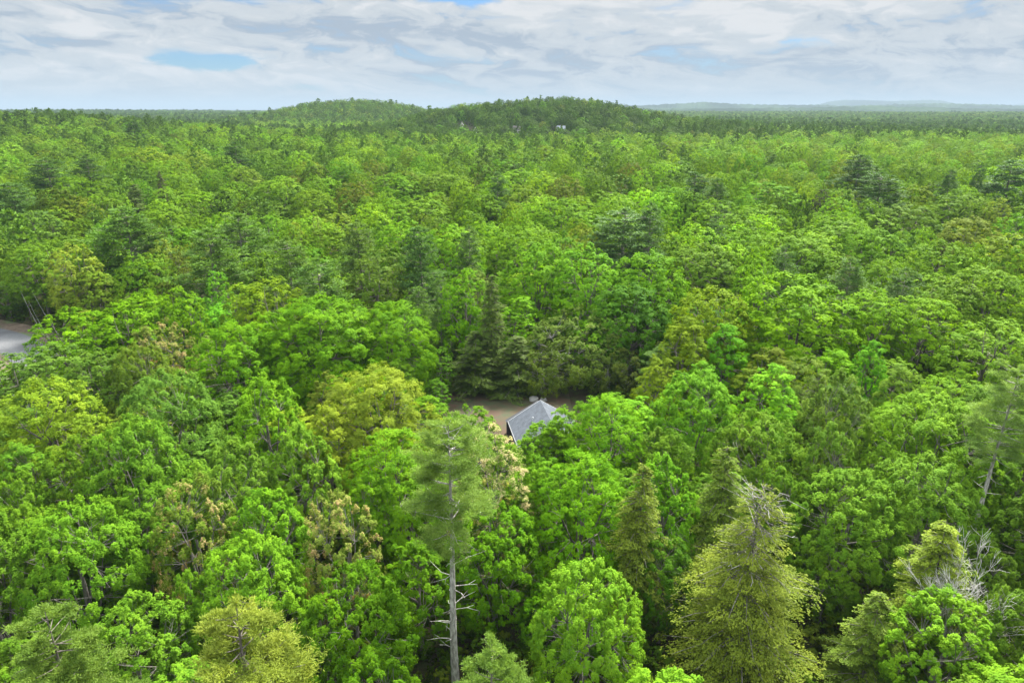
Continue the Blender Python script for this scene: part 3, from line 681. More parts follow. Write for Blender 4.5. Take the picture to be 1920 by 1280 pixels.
def plant(t, i):
    k = t['kind']
    if k.startswith('oak'):
        k = 'oakL' if t['R'] > 7.4 else 'oakM' if t['R'] > 4.9 else 'oakS'
    if k.startswith('fea'): k = 'feaM' if t['R'] > 4.6 else 'feaS'
    if t['d'] > 118 and k in MIDMAP: k = MIDMAP[k]
    pr = P[k][i % len(P[k])]
    nm, cat = KIND.get(t['kind'], KIND['pine'] if t['kind'].startswith('pine') else ('broadleaf_tree', 'broadleaf tree'))
    e = bpy.data.objects.new(nm, None); COL.objects.link(e); e.empty_display_size = 1
    e.location = (t['x'], t['y'], t['g']-.05)
    s = t['R']/pr['R']; e.scale = (s, s*rnd.uniform(.94, 1.06), t['H']/pr['H']); e.rotation_euler = (0, 0, rnd.uniform(0, 6.28))
    if k in ('hemY', 'pineH', 'cream', 'dead', 'pineR'): e.rotation_euler = (0, 0, 0)
    if k == 'pineR': e.rotation_euler = (0, math.radians(2.2), 0)
    if not t['hero']: e.rotation_euler = (rnd.gauss(0, .03), rnd.gauss(0, .03), e.rotation_euler[2])
    tag(e, make_label(t), cat, {'pine_tree': 'pines standing among the trees', 'hemlock_tree': 'hemlocks in the forest', 'broadleaf_tree': 'broadleaf trees of the forest'}.get(nm))
    a = albedo(t['col'], t['kind'].startswith(('pine', 'heml')))
    for (pn, me) in pr['parts']:
        o = bpy.data.objects.new(pn, me); COL.objects.link(o); o.parent = e
        if pn == 'crown': o.color = a
for i, t in enumerate(sorted(trees, key=lambda t: 0 if t['mark'] else 1)): plant(t, i)

#FAR FOREST
ROADP = [(-200, 166), (-160, 163), (-134, 158), (-118, 152), (-104, 141), (-92, 124), (-84, 100), (-80, 70)]
def ribbon(pts, w0, w1, n=60):
    pts = np.array(pts, float); t = np.linspace(0, len(pts)-1, n)
    out = []
    for c in range(2):
        out.append(np.interp(t, np.arange(len(pts)), pts[:, c]))
    P_ = np.stack(out, 1); 
    for _ in range(8): P_[1:-1] = (P_[:-2]+P_[1:-1]*2+P_[2:])/4
    T = np.gradient(P_, axis=0); T /= np.linalg.norm(T, axis=1)[:, None]; Nn = np.stack([-T[:, 1], T[:, 0]], 1)
    return P_+Nn*w0, P_+Nn*w1
fr = np.random.default_rng(77)
def inst_node_group(name, meshes):
    ng = bpy.data.node_groups.new(name, 'GeometryNodeTree')
    ng.interface.new_socket('Geometry', in_out='INPUT', socket_type='NodeSocketGeometry'); ng.interface.new_socket('Geometry', in_out='OUTPUT', socket_type='NodeSocketGeometry')
    N = ng.nodes; L = ng.links; gi = N.new('NodeGroupInput'); go = N.new('NodeGroupOutput')
    iop = N.new('GeometryNodeInstanceOnPoints'); L.new(gi.outputs[0], iop.inputs['Points'])
    g2i = N.new('GeometryNodeGeometryToInstance')
    for k, me in reversed(list(enumerate(meshes))):
        src = bpy.data.objects.new(me.name+'_source', me)
        oi = N.new('GeometryNodeObjectInfo'); oi.inputs['Object'].default_value = src; L.new(oi.outputs['Geometry'], g2i.inputs[0])
    L.new(g2i.outputs[0], iop.inputs['Instance']); iop.inputs['Pick Instance'].default_value = True
    def attr(nm, ty):
        a = N.new('GeometryNodeInputNamedAttribute'); a.data_type = ty; a.inputs[0].default_value = nm; return a.outputs[0]
    L.new(attr('which', 'INT'), iop.inputs['Instance Index']); L.new(attr('tscale', 'FLOAT_VECTOR'), iop.inputs['Scale'])
    cx = N.new('ShaderNodeCombineXYZ'); L.new(attr('trot', 'FLOAT'), cx.inputs[2]); L.new(cx.outputs[0], iop.inputs['Rotation'])
    L.new(iop.outputs[0], go.inputs[0]); return ng
def scatter(name, Pts, col, sc, which, meshes, label, cat):
    me = bpy.data.meshes.new(name); n = len(Pts); me.vertices.add(n); me.vertices.foreach_set('co', Pts.astype(np.float32).ravel())
    for nm, ty, d, key in (('tcol', 'FLOAT_COLOR', col, 'color'), ('tscale', 'FLOAT_VECTOR', sc, 'vector'), ('trot', 'FLOAT', fr.uniform(0, 6.28, n), 'value'), ('which', 'INT', which, 'value')):
        a = me.attributes.new(nm, ty, 'POINT'); a.data.foreach_set(key, np.asarray(d, np.int32 if ty == 'INT' else np.float32).ravel())
    o = obj(name, me); md = o.modifiers.new('scatter', 'NODES'); md.node_group = inst_node_group(name+'_nodes', meshes)
    tag(o, label, cat, kind='stuff'); return o
def bands():
    out = []
    for (d0, d1, s) in ((NEAR_D-3, 430, 12.6), (430, 700, 10.0), (700, 1600, 9.2), (1600, 3600, 13.5)):
        xs = np.arange(-d1*.92, d1*.92, s); ys = np.arange(-10 if d0 < 200 else d0*.6, d1, s); X, Y = np.meshgrid(xs, ys)
        X[::2] += s/2; X = X+fr.uniform(-.36, .36, X.shape)*s; Y = Y+fr.uniform(-.36, .36, Y.shape)*s
        D = np.hypot(X, Y); m = (D >= d0) & (D < d1) & (np.abs(X) < Y*.93+30)
        if d0 < 200: m |= (D > 22) & (D < d0) & (np.abs(X) > np.maximum(Y, 0)*.8+16) & (np.abs(X) < np.maximum(Y, 0)*.93+48) & (Y > -10)
        out.append(np.stack([X[m], Y[m], np.full(m.sum(), s)], 1))
    return np.vstack(out)
B = bands(); X, Y, SP = B.T; D = np.hypot(X, Y); G = terrain(X, Y)
HXY = np.array([(t['x'], t['y'], t['R']) for t in trees if t['d'] > 120])
keep = np.ones(len(X), bool)
for (hx, hy, hr) in HXY: keep &= np.hypot(X-hx, Y-hy) > hr*.8+1.2
# open ground: meadow and houses at the foot of the hill
HOUSES = [(1052, 243, 15, (196,204,214), (225,230,238)), (969, 243, 13, (150,140,130), (205,200,195)), (866, 233, 9, (170,170,165), (225,220,205)), (891, 242, 7, (190,190,190), (225,225,220))]
HP = []
for (hx, hy, wpx, rc, wc) in HOUSES:
    q = px_point(hx, hy+2, 3.0, 300); HP.append(q)
    keep &= ~((np.abs(X-q[0]*Y/q[1]) < 9) & (Y > q[1]-55) & (Y < q[1]+8))
# the road through the woods stays open
rpl = np.array(ribbon(ROADP, 0, 0)[0]); nr = (X < -60) & (Y < 260)
keep[nr] &= np.array([np.hypot(rpl[:, 0]-a, rpl[:, 1]-b).min() > 14 for a, b in zip(X[nr], Y[nr])])
X, Y, SP, D, G = [a[keep] for a in (X, Y, SP, D, G)]
Htop = np.where(D > 0, 18, 18.); pxx, pyy, ff = to_px(X, Y, G+15)
def bump(x, y, cx, cy, sx, sy): return np.exp(-((x-cx)/sx)**2-((y-cy)/sy)**2)
nz = snoise(X, Y, 45)*.5+snoise(X+300, Y-90, 14)*.5
pf = .07+.07*nz
pf = pf+.3*bump(pxx, pyy, 700, 280, 460, 42)+.7*bump(pxx, pyy, 100, 214, 190, 22)+.35*bump(pxx, pyy, 420, 225, 250, 16)
right = sstep(1230, 1330, pxx)
pf = pf+right*(.6*np.exp(-((pyy-240)/13)**2)*(.6+.6*(snoise(X, Y, 90) > -.35)))
pf = np.where((pxx > 1250) & (pyy > 258) & (pyy < 318), pf*.15, pf)
pf = pf+.55*bump(pxx, pyy, 1150, 190, 70, 14)+.25*bump(pxx, pyy, 950, 188, 140, 9)+.3*bump(pxx, pyy, 1230, 300, 130, 25)
pf = pf+.05*sstep(1300, 2200, D)
pf = np.where((Y > 640) & (pyy < 238) & (pxx > 480) & (pxx < 1225), .05+.5*bump(pxx, pyy, 1160, 186, 60, 12)+.35*bump(pxx, pyy, 960, 184, 130, 6), pf)
isp = fr.random(len(X)) < np.clip(pf, 0, .95)
# colours
def mixc(a, b, t): return a+(b-a)*np.clip(t, 0, 1)[:, None]
nC = len(X)
base = np.tile(np.array([112., 163, 46]), (nC, 1))
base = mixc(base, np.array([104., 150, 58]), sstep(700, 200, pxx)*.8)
base = mixc(base, np.array([122., 172, 84]), right*sstep(340, 290, pyy))
hill = ((Y > 640) & (Y < 1010) & (np.abs(X-40) < 240)); base = mixc(base, np.array([58., 102, 42]), hill*.85)
base = mixc(base, np.array([64., 106, 56]), ((Y > 1100) & (Y < 1560) & (X > -560) & (X < 10))*.85)
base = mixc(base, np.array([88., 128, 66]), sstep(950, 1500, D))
v = fr.normal(0, 1, (nC, 2))
base = base*(1+.14*v[:, :1]); base[:, 0] *= 1+.065*v[:, 1]; base[:, 2] *= 1+.18*fr.normal(0, 1, nC)
od = fr.random(nC)
base[od < .012] = [140, 126, 72]; base[(od > .03) & (od < .075)] = [138, 174, 84]; base[(od > .075) & (od < .13)] = [78, 166, 48]
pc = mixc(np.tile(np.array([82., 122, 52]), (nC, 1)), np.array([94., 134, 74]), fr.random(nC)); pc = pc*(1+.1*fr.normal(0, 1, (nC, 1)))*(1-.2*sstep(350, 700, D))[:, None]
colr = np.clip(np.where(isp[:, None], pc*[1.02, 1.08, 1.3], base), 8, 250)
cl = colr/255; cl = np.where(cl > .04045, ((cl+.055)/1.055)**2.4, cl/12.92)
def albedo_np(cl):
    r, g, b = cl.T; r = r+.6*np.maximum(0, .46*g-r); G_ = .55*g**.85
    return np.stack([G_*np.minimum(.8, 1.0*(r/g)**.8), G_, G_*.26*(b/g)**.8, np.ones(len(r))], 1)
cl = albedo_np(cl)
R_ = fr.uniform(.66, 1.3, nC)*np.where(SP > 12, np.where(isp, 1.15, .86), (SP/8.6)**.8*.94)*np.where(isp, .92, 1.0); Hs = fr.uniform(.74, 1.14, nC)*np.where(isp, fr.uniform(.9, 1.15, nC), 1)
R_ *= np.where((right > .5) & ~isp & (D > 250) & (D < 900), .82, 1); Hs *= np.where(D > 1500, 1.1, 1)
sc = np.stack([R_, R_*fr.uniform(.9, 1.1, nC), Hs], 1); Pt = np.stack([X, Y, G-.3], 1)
cr = lambda L_: [p['parts'][1][1] for p in L_]
a = ~isp & (D < 900); b_ = ~isp & (D >= 900); wh = np.where(isp, fr.integers(0, 3, nC), fr.integers(0, 4, nC))
# one mass each: broadleaf woods (fine crowns near, coarse crowns beyond share one object) and pine woods
def crowns(FN, VN, sel, name, label, cat):
    n1 = len(FN); w1 = np.where(D < 900, fr.integers(0, len(FN), nC), n1+fr.integers(0, len(VN), nC))
    if FN is FAR: w1 = np.where(SP > 12, len(FN)+len(VN)+fr.integers(0, 4, nC), w1)
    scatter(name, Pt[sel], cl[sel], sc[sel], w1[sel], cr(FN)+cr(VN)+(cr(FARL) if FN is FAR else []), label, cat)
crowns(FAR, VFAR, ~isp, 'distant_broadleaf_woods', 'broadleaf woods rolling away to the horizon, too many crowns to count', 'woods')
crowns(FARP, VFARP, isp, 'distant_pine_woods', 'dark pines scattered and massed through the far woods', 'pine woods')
print('far instances', nC)

# undergrowth: low leafy bushes filling the gaps near by
ux_, uy_ = [a.ravel() for a in np.meshgrid(np.arange(-150, 150, 2.3), np.arange(24, 178, 2.3))]
ux_ = ux_+fr.uniform(-.9, .9, len(ux_)); uy_ = uy_+fr.uniform(-.9, .9, len(uy_)); k = (np.abs(ux_) < uy_*.84+12)
k &= ~((ux_ > -16) & (ux_ < 17) & (uy_ > 87) & (uy_ < 124.5)); rp = np.array(ribbon(ROADP, 0, 0)[0])
k &= np.array([np.hypot(rp[:, 0]-a, rp[:, 1]-b).min() > 9 if a < -60 else True for a, b in zip(ux_, uy_)])
ux_, uy_ = ux_[k], uy_[k]; nu = len(ux_); us = fr.uniform(.55, 1.35, nu)
BUSH = [broadleaf(f'bush{i}', 2.6, 1.5, 14, 7, 12, .2, LEAFI, .02, inner=.1, seed=600+i, limbs=False, puff_r=.42) for i in range(3)]
uc = np.array([[62., 108, 30], [84, 132, 40], [96, 118, 46]])[fr.integers(0, 3, nu)]/255; uc = albedo_np((((uc+.055)/1.055)**2.4)*fr.uniform(.8, 1.2, (nu, 1)))
scatter('undergrowth', np.stack([ux_, uy_, terrain(ux_, uy_)-.1], 1), uc, np.stack([us*1.1, us*1.1, us], 1), fr.integers(0, 3, nu), [p['parts'][1][1] for p in BUSH], 'low leafy undergrowth on the forest floor between the trunks', 'undergrowth')

#GROUND
def ground_material():
    m, n, b, out = material('forest_floor')
    geo = n.new('ShaderNodeNewGeometry'); pos = geo.outputs['Position']
    f1 = n.noise(pos, .5, 6, .6); f2 = n.noise(pos, .035, 4, .5); f3 = n.noise(pos, 6, 4, .6)
    c = n.mix(n.ramp(f1, .38, .62), (.028, .022, .013, 1), (.03, .05, .012, 1)); c = n.mix(n.ramp(f3, .4, .75), c, (.07, .05, .03, 1))
    dist = n.new('ShaderNodeVectorMath', operation='LENGTH'); n.l.new(pos, dist.inputs[0])
    farc = n.mix(n.ramp(n.noise(pos, .012, 8, .7), .35, .65), (.02, .05, .014, 1), (.055, .11, .03, 1))
    c = n.mix(n.ramp(dist.outputs[1], 1500, 3000), c, farc)
    n.set(b.inputs['Base Color'], c); b.inputs['Roughness'].default_value = 1; b.inputs['Specular IOR Level'].default_value = .1
    bp = n.new('ShaderNodeBump'); bp.inputs['Strength'].default_value = .5; bp.inputs['Distance'].default_value = .15; n.set(bp.inputs['Height'], f1); n.l.new(bp.outputs[0], b.inputs['Normal'])
    return m
rad = np.concatenate([np.linspace(0, 480, 49), np.geomspace(490, 30000, 150)]); ang = np.linspace(-PI, PI, 361)[:-1]
RR, AA = np.meshgrid(rad, ang, indexing='ij'); GX = RR*np.sin(AA); GY = RR*np.cos(AA); GZ = terrain(GX, GY); na = len(ang)
i = np.arange(len(rad)-1)[:, None]*na; j = np.arange(na)[None]; j2 = (j+1) % na
F = np.stack([i+j, i+na+j, i+na+j2, i+j2], -1).reshape(-1, 4)
tag(obj('ground', mesh_np('ground', np.stack([GX, GY, GZ], -1).reshape(-1, 3), F, [ground_material()], smooth=True)), kind='structure')
def sheet(name, poly, mat, dz, kind='structure', n=14):
    """a sheet following the terrain, given by two border polylines"""
    A_, B_ = [np.array(p, float) for p in poly]; s = np.linspace(0, 1, n)[None, :, None]
    Q = A_[:, None]*(1-s)+B_[:, None]*s; m_, k_ = Q.shape[:2]; V = np.concatenate([Q, (terrain(Q[..., 0], Q[..., 1])+dz)[..., None]], -1).reshape(-1, 3)
    i = np.arange(m_-1)[:, None]*k_; j = np.arange(k_-1)[None]; F = np.stack([i+j, i+k_+j, i+k_+j+1, i+j+1], -1).reshape(-1, 4)
    o = obj(name, mesh_np(name, V, F, [mat], smooth=True)); tag(o, kind=kind); return o
def simple(name, c0, c1, scale, rough=.9, lo=.35, hi=.65, detail=6, extra=None):
    m, n, b, out = material(name); geo = n.new('ShaderNodeNewGeometry'); f = n.noise(geo.outputs['Position'], scale, detail, .65)
    c = n.mix(n.ramp(f, lo, hi), c0, c1)
    if extra: c = n.mix(n.ramp(n.noise(geo.outputs['Position'], extra[1], 4, .5), .48, .62), c, extra[0])
    n.set(b.inputs['Base Color'], c); b.inputs['Roughness'].default_value = rough
    bp = n.new('ShaderNodeBump'); bp.inputs['Strength'].default_value = .3; bp.inputs['Distance'].default_value = .03; n.set(bp.inputs['Height'], f); n.l.new(bp.outputs[0], b.inputs['Normal'])
    return m
VERGE = simple('verge_dirt', (.06, .038, .022, 1), (.11, .08, .055, 1), .9, extra=((.06, .09, .025, 1), .25))
ASPH = simple('asphalt', (.07, .072, .075, 1), (.095, .097, .102, 1), 3, .85, extra=((.06, .06, .064, 1), .15))
sheet('road_verge', ribbon(ROADP, -9, 8), VERGE, .05)
sheet('road', ribbon(ROADP, -4.6, 3.6), ASPH, .09, n=8)
LAWN = simple('lawn', (.022, .030, .006, 1), (.042, .030, .009, 1), .6, extra=((.046, .024, .009, 1), .2))
xs = np.linspace(-17, 11, 24); yb = 123+1.2*np.sin(xs*.5); yf = 86+1.5*np.sin(xs*.4)
sheet('yard', (np.stack([xs, yf], 1), np.stack([xs, yb], 1)), LAWN, .06, n=24)

#HOUSE
def roof_material():
    m, n, b, out = material('grey_shingle'); tcn = n.new('ShaderNodeTexCoord'); br = n.new('ShaderNodeTexBrick'); n.l.new(tcn.outputs['UV'], br.inputs[0])
    n.set(br.inputs['Color1'], (.034, .041, .052, 1)); n.set(br.inputs['Color2'], (.05, .06, .074, 1)); n.set(br.inputs['Mortar'], (.024, .028, .034, 1))
    br.inputs['Scale'].default_value = 1; br.inputs['Mortar Size'].default_value = .012; br.inputs['Brick Width'].default_value = .33; br.inputs['Row Height'].default_value = .16
    f = n.noise(tcn.outputs['UV'], 1.1, 5, .6); c = n.mix(n.ramp(f, .35, .7), br.outputs[0], (.062, .073, .088, 1)); n.set(b.inputs['Base Color'], c); b.inputs['Roughness'].default_value = .9
    return m
def plain(name, c, rough=.6, metal=0):
    m, n, b, out = material(name); geo = n.new('ShaderNodeTexCoord'); f = n.noise(geo.outputs['Object'], 4, 4, .6)
    n.set(b.inputs['Base Color'], n.mix(f, tuple(v*.85 for v in c[:3])+(1,), tuple(min(1, v*1.1) for v in c[:3])+(1,))); b.inputs['Roughness'].default_value = rough; b.inputs['Metallic'].default_value = metal; return m
WHITE = plain('white_paint', (.42, .43, .44, 1)); SIDING = plain('dark_siding', (.12, .12, .12, 1), .8); DARK = plain('dark_deck', (.035, .036, .04, 1), .7)
GLASS = plain('window_glass', (.04, .05, .06, 1), .08); SHING = roof_material(); METAL = plain('galvanised', (.16, .165, .17, 1), .5, .3); WOOD = plain('weathered_wood', (.12, .095, .075, 1), .9)
CONC = plain('brick_red', (.3, .13, .09, 1), .9); INSU = plain('porcelain', (.3, .31, .33, 1), .3)
def uv_slab(name, a, b, c, d, t, mat, parent):
    """a roof slope with courses running along a-b"""
    mb = MB(); mb.slab(a, b, c, d, t); o = mb.build(name, mat, parent); me = o.data; uv = me.uv_layers.new(name='UVMap')
    a, b, d = Vector(a), Vector(b), Vector(d); U = (b-a).normalized(); V = (d-a).normalized()
    for lp in me.loops: q = me.vertices[lp.vertex_index].co-a; uv.data[lp.index].uv = (q.dot(U), q.dot(V))
    return o
def gable_house(name, loc, rz, L, Wd, eave, ridge, roofm, wallm, trim, over=.45, wins=True, chimney=True, label='', cat='house', detail=True):
    """ridge along local y; origin at the ground in the middle of the house"""
    e = bpy.data.objects.new(name, None); COL.objects.link(e); e.location = loc; e.rotation_euler = (0, 0, rz); tag(e, label, cat)
    hw, hl = Wd/2, L/2; mb = MB()
    for s in (-1, 1):
        mb.box(min(s*hw, s*(hw-.15)), max(s*hw, s*(hw-.15)), -hl, hl, -.6, eave)
        y0 = s*hl; y1 = s*(hl-.15); a, b = min(y0, y1), max(y0, y1)
        V = [(x, y, z) for y in (a, b) for (x, z) in ((-hw+.15, -.6), (hw-.15, -.6), (hw-.15, eave-.02), (0, ridge-.12), (-hw+.15, eave-.02))]
        mb.add(V, [(0, 1, 2, 3, 4), (9, 8, 7, 6, 5)]); mb.add(V, [(4, 3, 8, 9), (3, 2, 7, 8)])
    mb.build('wall', wallm, e)
    sl = (ridge-eave)/hw; ex = hw+over; ez = eave-sl*over+.16; rzt = ridge+.16; yl = hl+over
    r1 = uv_slab('roof', (-ex, yl, ez), (-ex, -yl, ez), (0, -yl, rzt), (0, yl, rzt), .12, roofm, e)
    r2 = uv_slab('roof', (ex, -yl, ez), (ex, yl, ez), (0, yl, rzt), (0, -yl, rzt), .12, roofm, e)
    if detail:
        tb = MB()
        for s in (-1, 1):
            for y in (yl+.003, -yl-.043):
                tb.slab((s*ex, y, ez+.02), (s*ex, y+.04, ez+.02), (0, y+.04, rzt+.02), (0, y, rzt+.02), -.0) if False else None
                P4 = np.array([(s*ex, y, ez+.025), (0, y, rzt+.025), (0, y, rzt-.24), (s*ex, y, ez-.24)]); Q4 = P4+[0, .06, 0]
                tb.add(np.vstack([P4, Q4]), [(0, 1, 2, 3), (7, 6, 5, 4), (0, 4, 5, 1), (1, 5, 6, 2), (2, 6, 7, 3), (3, 7, 4, 0)])
            gt = MB() if s < 0 else gt; x0 = s*(ex+.003); x1 = s*(ex+.12); gt.box(min(x0, x1), max(x0, x1), -yl-.04, yl+.1, ez-.2, ez-.03)
        tb.build('trim', trim, e); gt.build('gutter', METAL, e)
    if wins:
        for s in (-1, 1):
            for y in np.linspace(-hl*.65, hl*.65, max(2, int(L/4))):
                wf = MB(); x = s*(hw+.02); wf.box(x-.05, x+.05, y-.5, y-.42, 1.0, 2.3); wf.box(x-.05, x+.05, y+.42, y+.5, 1.0, 2.3); wf.box(x-.05, x+.05, y-.5, y+.5, 2.3, 2.38); wf.box(x-.05, x+.05, y-.5, y+.5, .92, 1.0)
                fr_ = wf.build('window', trim, e); g = MB(); g.box(x-.03, x+.03, y-.42, y+.42, 1.0, 2.3); g.build('pane', GLASS, fr_)
        for s in (-1, 1):
            wf = MB(); y = s*(hl+.02)
            for x in (-hw*.5, hw*.35):
                pass
            dr = MB(); dr.box(-.45, .45, y-.04, y+.04, .1, 2.1); dro = dr.build('door', trim, e); kb = MB(); kb.box(.3, .38, y-.08, y+.08, 1.0, 1.06); kb.build('handle', METAL, dro)
    if chimney:
        cb = MB(); cb.box(.5, 1.3, -hl*.3, -hl*.3+.7, eave, ridge+1.0); cb.box(.44, 1.36, -hl*.3-.06, -hl*.3+.76, ridge+1.0, ridge+1.12); cb.build('chimney', CONC, e)
    return e
# the house in the yard: far gable peak and left eave corner stand where their sight lines put them
EAVE, RIDGE = 2.6, 6.0
ra = px_point(953, 789, EAVE); rb = px_point(1013, 750, RIDGE)
dv = rb[:2]-ra[:2]; half = np.linalg.norm(dv); ux = dv/half; uy = np.array([ux[1], -ux[0]])      # uy runs along the ridge towards the camera
LEN = 9.5; over = .45
cxy = rb[:2]+uy*(LEN/2)          # the ridge's middle
rz = math.atan2(ux[1], ux[0])
house = gable_house('house', (cxy[0], cxy[1], float(terrain(*cxy))), rz, LEN-2*over, 2*(half-over), EAVE+.1, RIDGE-.16, SHING, SIDING, WHITE, over, chimney=False,
    label='house with a grey shingle gable roof half hidden among the trees by the yard')
pb = MB(); hl = LEN/2
vx, vy = -2.3, hl-4.6; sl = (RIDGE-EAVE)/half; vz = RIDGE+.05+vx*sl
pb.tube([(vx, vy, vz-.2), (vx, vy, vz+.55)], .06, 10); pb.tube([(vx, vy, vz+.5), (vx+.14, vy-.1, vz+.62), (vx+.2, vy-.14, vz+.5)], .06, 8)
pb.build('vent_pipe', WHITE, house, smooth=True)
bv = MB(); bv.box(vx+1.0, vx+1.35, vy-5.4, vy-5.05, vz+.3, vz+.62); bv.build('roof_vent', DARK, house)
STONE = plain('pale_stone', (.26, .25, .23, 1), .9)
for k, (bx, by, sz, lab) in enumerate([(1001, 747, 1.0, 'larger pale boulder behind the gable of the grey-roofed house'), (1019, 748, .75, 'smaller pale boulder just right of the gable peak of the grey-roofed house')]):
    q = px_point(bx, by, .4); r = np.random.default_rng(k+3); bm_ = MB(); th = np.linspace(0, PI, 8)[:, None]; ph = np.linspace(0, 2*PI, 13)[None, :-1]
    V = np.stack([np.sin(th)*np.cos(ph), np.sin(th)*np.sin(ph), np.cos(th)+0*ph], -1)*(1+.16*np.sin(3*th+2*ph+k))[..., None]*[sz, sz*.8, sz*.65]; i_ = np.arange(7)[:, None]*12; j_ = np.arange(12)[None]
    bm_.add(V.reshape(-1, 3), np.stack([i_+j_, i_+12+j_, i_+12+(j_+1) % 12, i_+(j_+1) % 12], -1).reshape(-1, 4)); tag(bm_.build('boulder', STONE, None, True, (q[0], q[1], float(terrain(q[0], q[1]))+.2)), lab, 'boulder')
dk = MB(); dk.slab((-half-.35, hl+.05, EAVE-.25), (-half-.35, hl+1.0, EAVE-.25), (-.2, hl+1.0, RIDGE-.45), (-.2, hl+.05, RIDGE-.45), -.12); dk.box(-half-.2, -.3, hl+.06, hl+.8, 0, EAVE-.4)
dk.build('porch_roof', DARK, house)

def far_house(q, wpx, rc, wc, k):
    Wm = wpx/1280*q[2]
    roofm = plain(f'far_roof_{k}', lin(rc, .5), .8); wallm = plain(f'far_wall_{k}', lin(wc, .85), .8)
    labs = ['white house with a pale roof and chimney at the foot of the wooded hill', 'grey-brown roofed house left of the white house below the wooded hill',
            'cream gabled cottage under the left part of the wooded hill', 'tiny white outbuilding right of the cream gabled cottage']
    return gable_house('house', (q[0], q[1], float(terrain(q[0], q[1]))), PI/2 if k < 2 else 0.0, Wm if k < 2 else Wm*1.2, Wm*.62 if k < 2 else Wm*.8, 4.2 if k < 2 else 2.8, 7.6 if k < 2 else 6.2, roofm, wallm, WHITE, .3, True, k < 2, labs[k], 'house' if k < 3 else 'outbuilding')
for k, (hx, hy, wpx, rc, wc) in enumerate(HOUSES): far_house(HP[k], wpx, rc, wc, k)

# utility poles and wires
def pole(x, y, rz, label):
    e = bpy.data.objects.new('utility_pole', None); COL.objects.link(e); e.location = (x, y, float(terrain(x, y))); e.rotation_euler = (0, 0, rz); tag(e, label, 'utility pole', 'utility poles along the road')
    mb = MB(); mb.tube([(0, 0, -.3), (0, 0, 4), (0, 0, 9.6)], [.17, .15, .12], 10); mb.build('post', WOOD, e, True)
    mb = MB(); mb.box(-1.2, 1.2, -.17, -.09, 9.0, 9.13); mb.tube([(-.8, -.1, 9.0), (0, -.13, 8.4)], .02, 4); mb.tube([(.8, -.1, 9.0), (0, -.13, 8.4)], .02, 4); ca = mb.build('crossarm', WOOD, e)
    for xx in (-1.1, 0, 1.1):
        mb = MB(); mb.tube([(xx, -.13, 9.12), (xx, -.13, 9.2), (xx, -.13, 9.3), (xx, -.13, 9.36)], [.03, .07, .05, .03], 8); mb.build('insulator', INSU, ca, True)
    mb = MB(); mb.tube([(.33, .1, 6.5), (.33, .1, 6.55), (.33, .1, 7.45), (.33, .1, 7.5)], [.1, .24, .24, .15], 12); mb.box(.08, .2, .04, .16, 6.8, 7.2); mb.build('transformer', METAL, e, True)
    return e
qp = px_point(60, 602, 0); P1 = (qp[0], qp[1]); P2 = (-88.0, 124.0); P0 = (qp[0]-44, qp[1]+6)
z1, z2, z0 = [float(terrain(*p)) for p in (P1, P2, P0)]
pole(*P1, math.radians(-20), 'wooden utility pole with crossarm standing at the bend in the road'); pole(*P2, math.radians(-35), 'wooden utility pole swallowed by the trees beside the road')
pole(*P0, math.radians(0), 'wooden utility pole beyond the left end of the visible road')
RUB = plain('wire', (.2, .2, .2, 1), .5)
def wire(a, b, off, h, label):
    a = np.array([*a, 0.]); b = np.array([*b, 0.]); n = np.cross(unit(b-a), [0, 0, 1.])*off; t = np.linspace(0, 1, 18)[:, None]
    Q = a+(b-a)*t+n; Q[:, 2] = (z1+(0))+h-1.1*4*t[:, 0]*(1-t[:, 0]); mb = MB(); mb.tube(Q, .015, 4); tag(mb.build('power_line', RUB), label, 'power line', 'power lines along the road')
wire(P1, P2, -1.1, 9.38, 'outer upper power line sloping from the pole down the road'); wire(P1, P2, 1.1, 9.38, 'inner upper power line sloping from the pole down the road')
wire(P1, P2, .18, 7.7, 'lower thick line under the power lines by the road'); wire(P0, P1, 1.1, 9.38, 'high power line running from the pole to the left picture edge')
wire(P0, P1, .18, 7.7, 'low line running from the pole to the left picture edge')

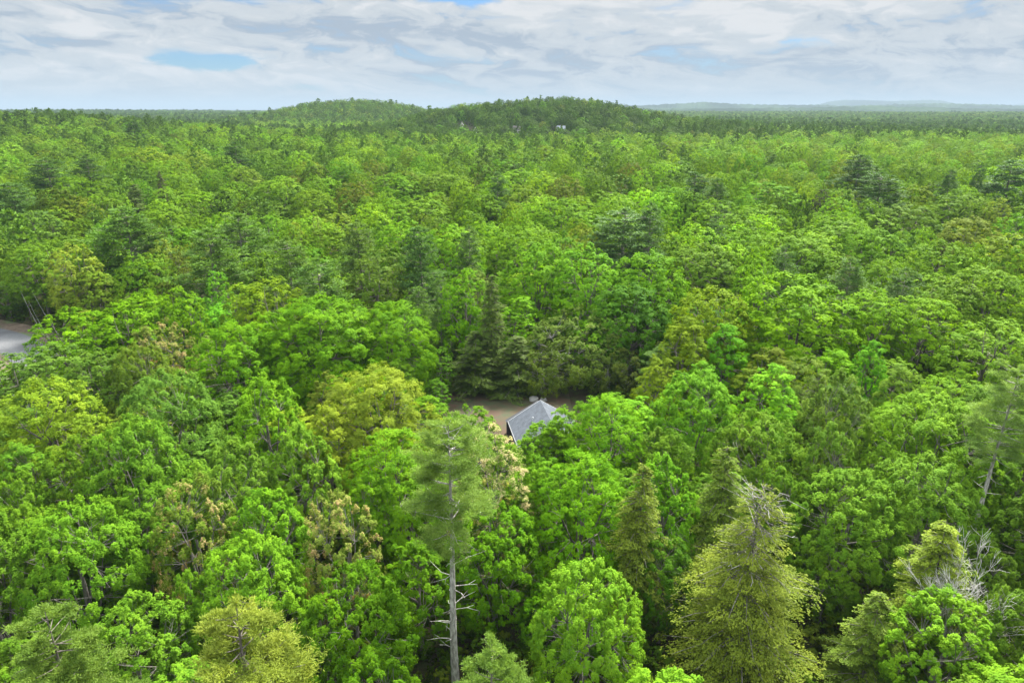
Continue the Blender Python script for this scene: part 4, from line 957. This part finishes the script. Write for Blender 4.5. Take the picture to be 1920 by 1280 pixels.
#RIDGES
def ridge_material(c0, c1):
    m, n, b, out = material('wooded_ridge'); geo = n.new('ShaderNodeNewGeometry'); f = n.noise(geo.outputs['Position'], .02, 8, .7); g = n.noise(geo.outputs['Position'], .0022, 3, .5)
    c = n.mix(n.ramp(f, .35, .65), c0, c1); c = n.mix(n.ramp(g, .4, .62), c, tuple(v*.6 for v in c0[:3])+(1,)); n.set(b.inputs['Base Color'], c); b.inputs['Roughness'].default_value = 1
    b.inputs['Specular IOR Level'].default_value = 0.05; return m
RM = ridge_material((.018, .038, .018, 1), (.035, .06, .028, 1))
def ridge(name, d, prof, depth, rough=3.0, seed=0):
    """a long wooded ridge: its crest passes through the photo's skyline points at distance d"""
    r = np.random.default_rng(seed); px = np.linspace(prof[0][0], prof[-1][0], 420); py = np.interp(px, [p[0] for p in prof], [p[1] for p in prof])
    k = np.hanning(15); k /= k.sum(); py = np.convolve(np.pad(py, 7, mode='edge'), k, 'valid')
    az_ = (px-960)/1280; top = EYE+(206-py)/1280*d+r.normal(0, rough, len(px))+np.convolve(r.normal(0, rough*1.6, len(px)+8), np.ones(9)/9, 'valid')
    s = np.linspace(-1, 1, 25); V = []
    for q in s:
        dd = d+q*depth; V.append(np.stack([az_*dd, np.full(len(px), dd)+0*az_, -60+(top+60)*(np.cos(q*PI)*.5+.5)**.55+r.normal(0, rough*.7, len(px))*(abs(q) < .95)], 1))
    V = np.array(V).reshape(-1, 3); n_ = len(px); i = np.arange(len(s)-1)[:, None]*n_; j = np.arange(n_-1)[None]
    F = np.stack([i+j, i+j+1, i+n_+j+1, i+n_+j], -1).reshape(-1, 4); tag(obj(name, mesh_np(name, V, F, [RM])), kind='structure')
ridge('hills', 4300, [(-500, 212), (0, 209), (300, 210), (520, 209), (800, 207), (1150, 205), (1400, 203), (1500, 201), (1600, 200), (1750, 203), (1920, 206), (2500, 208)], 500, 2.2, 1)
ridge('hills', 6500, [(700, 206), (1100, 202), (1200, 198), (1235, 196.5), (1290, 193.5), (1330, 194), (1370, 197), (1500, 198), (1560, 199), (1650, 197), (1700, 195), (1760, 196), (1850, 198), (1920, 200), (2400, 204)], 800, 2.2, 2)
ridge('hills', 11500, [(1440, 204), (1500, 199), (1520, 192.5), (1550, 189.5), (1580, 190), (1640, 191.5), (1700, 189.5), (1722, 191), (1745, 196), (1790, 203)], 900, 2, 3)
ridge('hills', 19000, [(1800, 203), (1860, 196), (1890, 192.5), (1930, 192), (2000, 194), (2200, 202)], 1200, 2, 4)
ridge('hills', 17000, [(-600, 207), (0, 206.5), (120, 206), (300, 206.5), (480, 206), (700, 206), (1000, 205), (2400, 205)], 1200, 2, 5)

#HAZE
mb = MB(); mb.box(-32000, 32000, -3000, 32000, -90, 300)
m, n, b, out = material('haze'); n.n.remove(b); pv = n.new('ShaderNodeVolumePrincipled'); pv.inputs['Color'].default_value = (.28, .355, .43, 1); pv.inputs['Density'].default_value = 1.0e-4
n.l.new(pv.outputs[0], out.inputs['Volume']); hz = mb.build('haze', m); tag(hz, 'thin blue haze over the distant hills', kind='stuff')
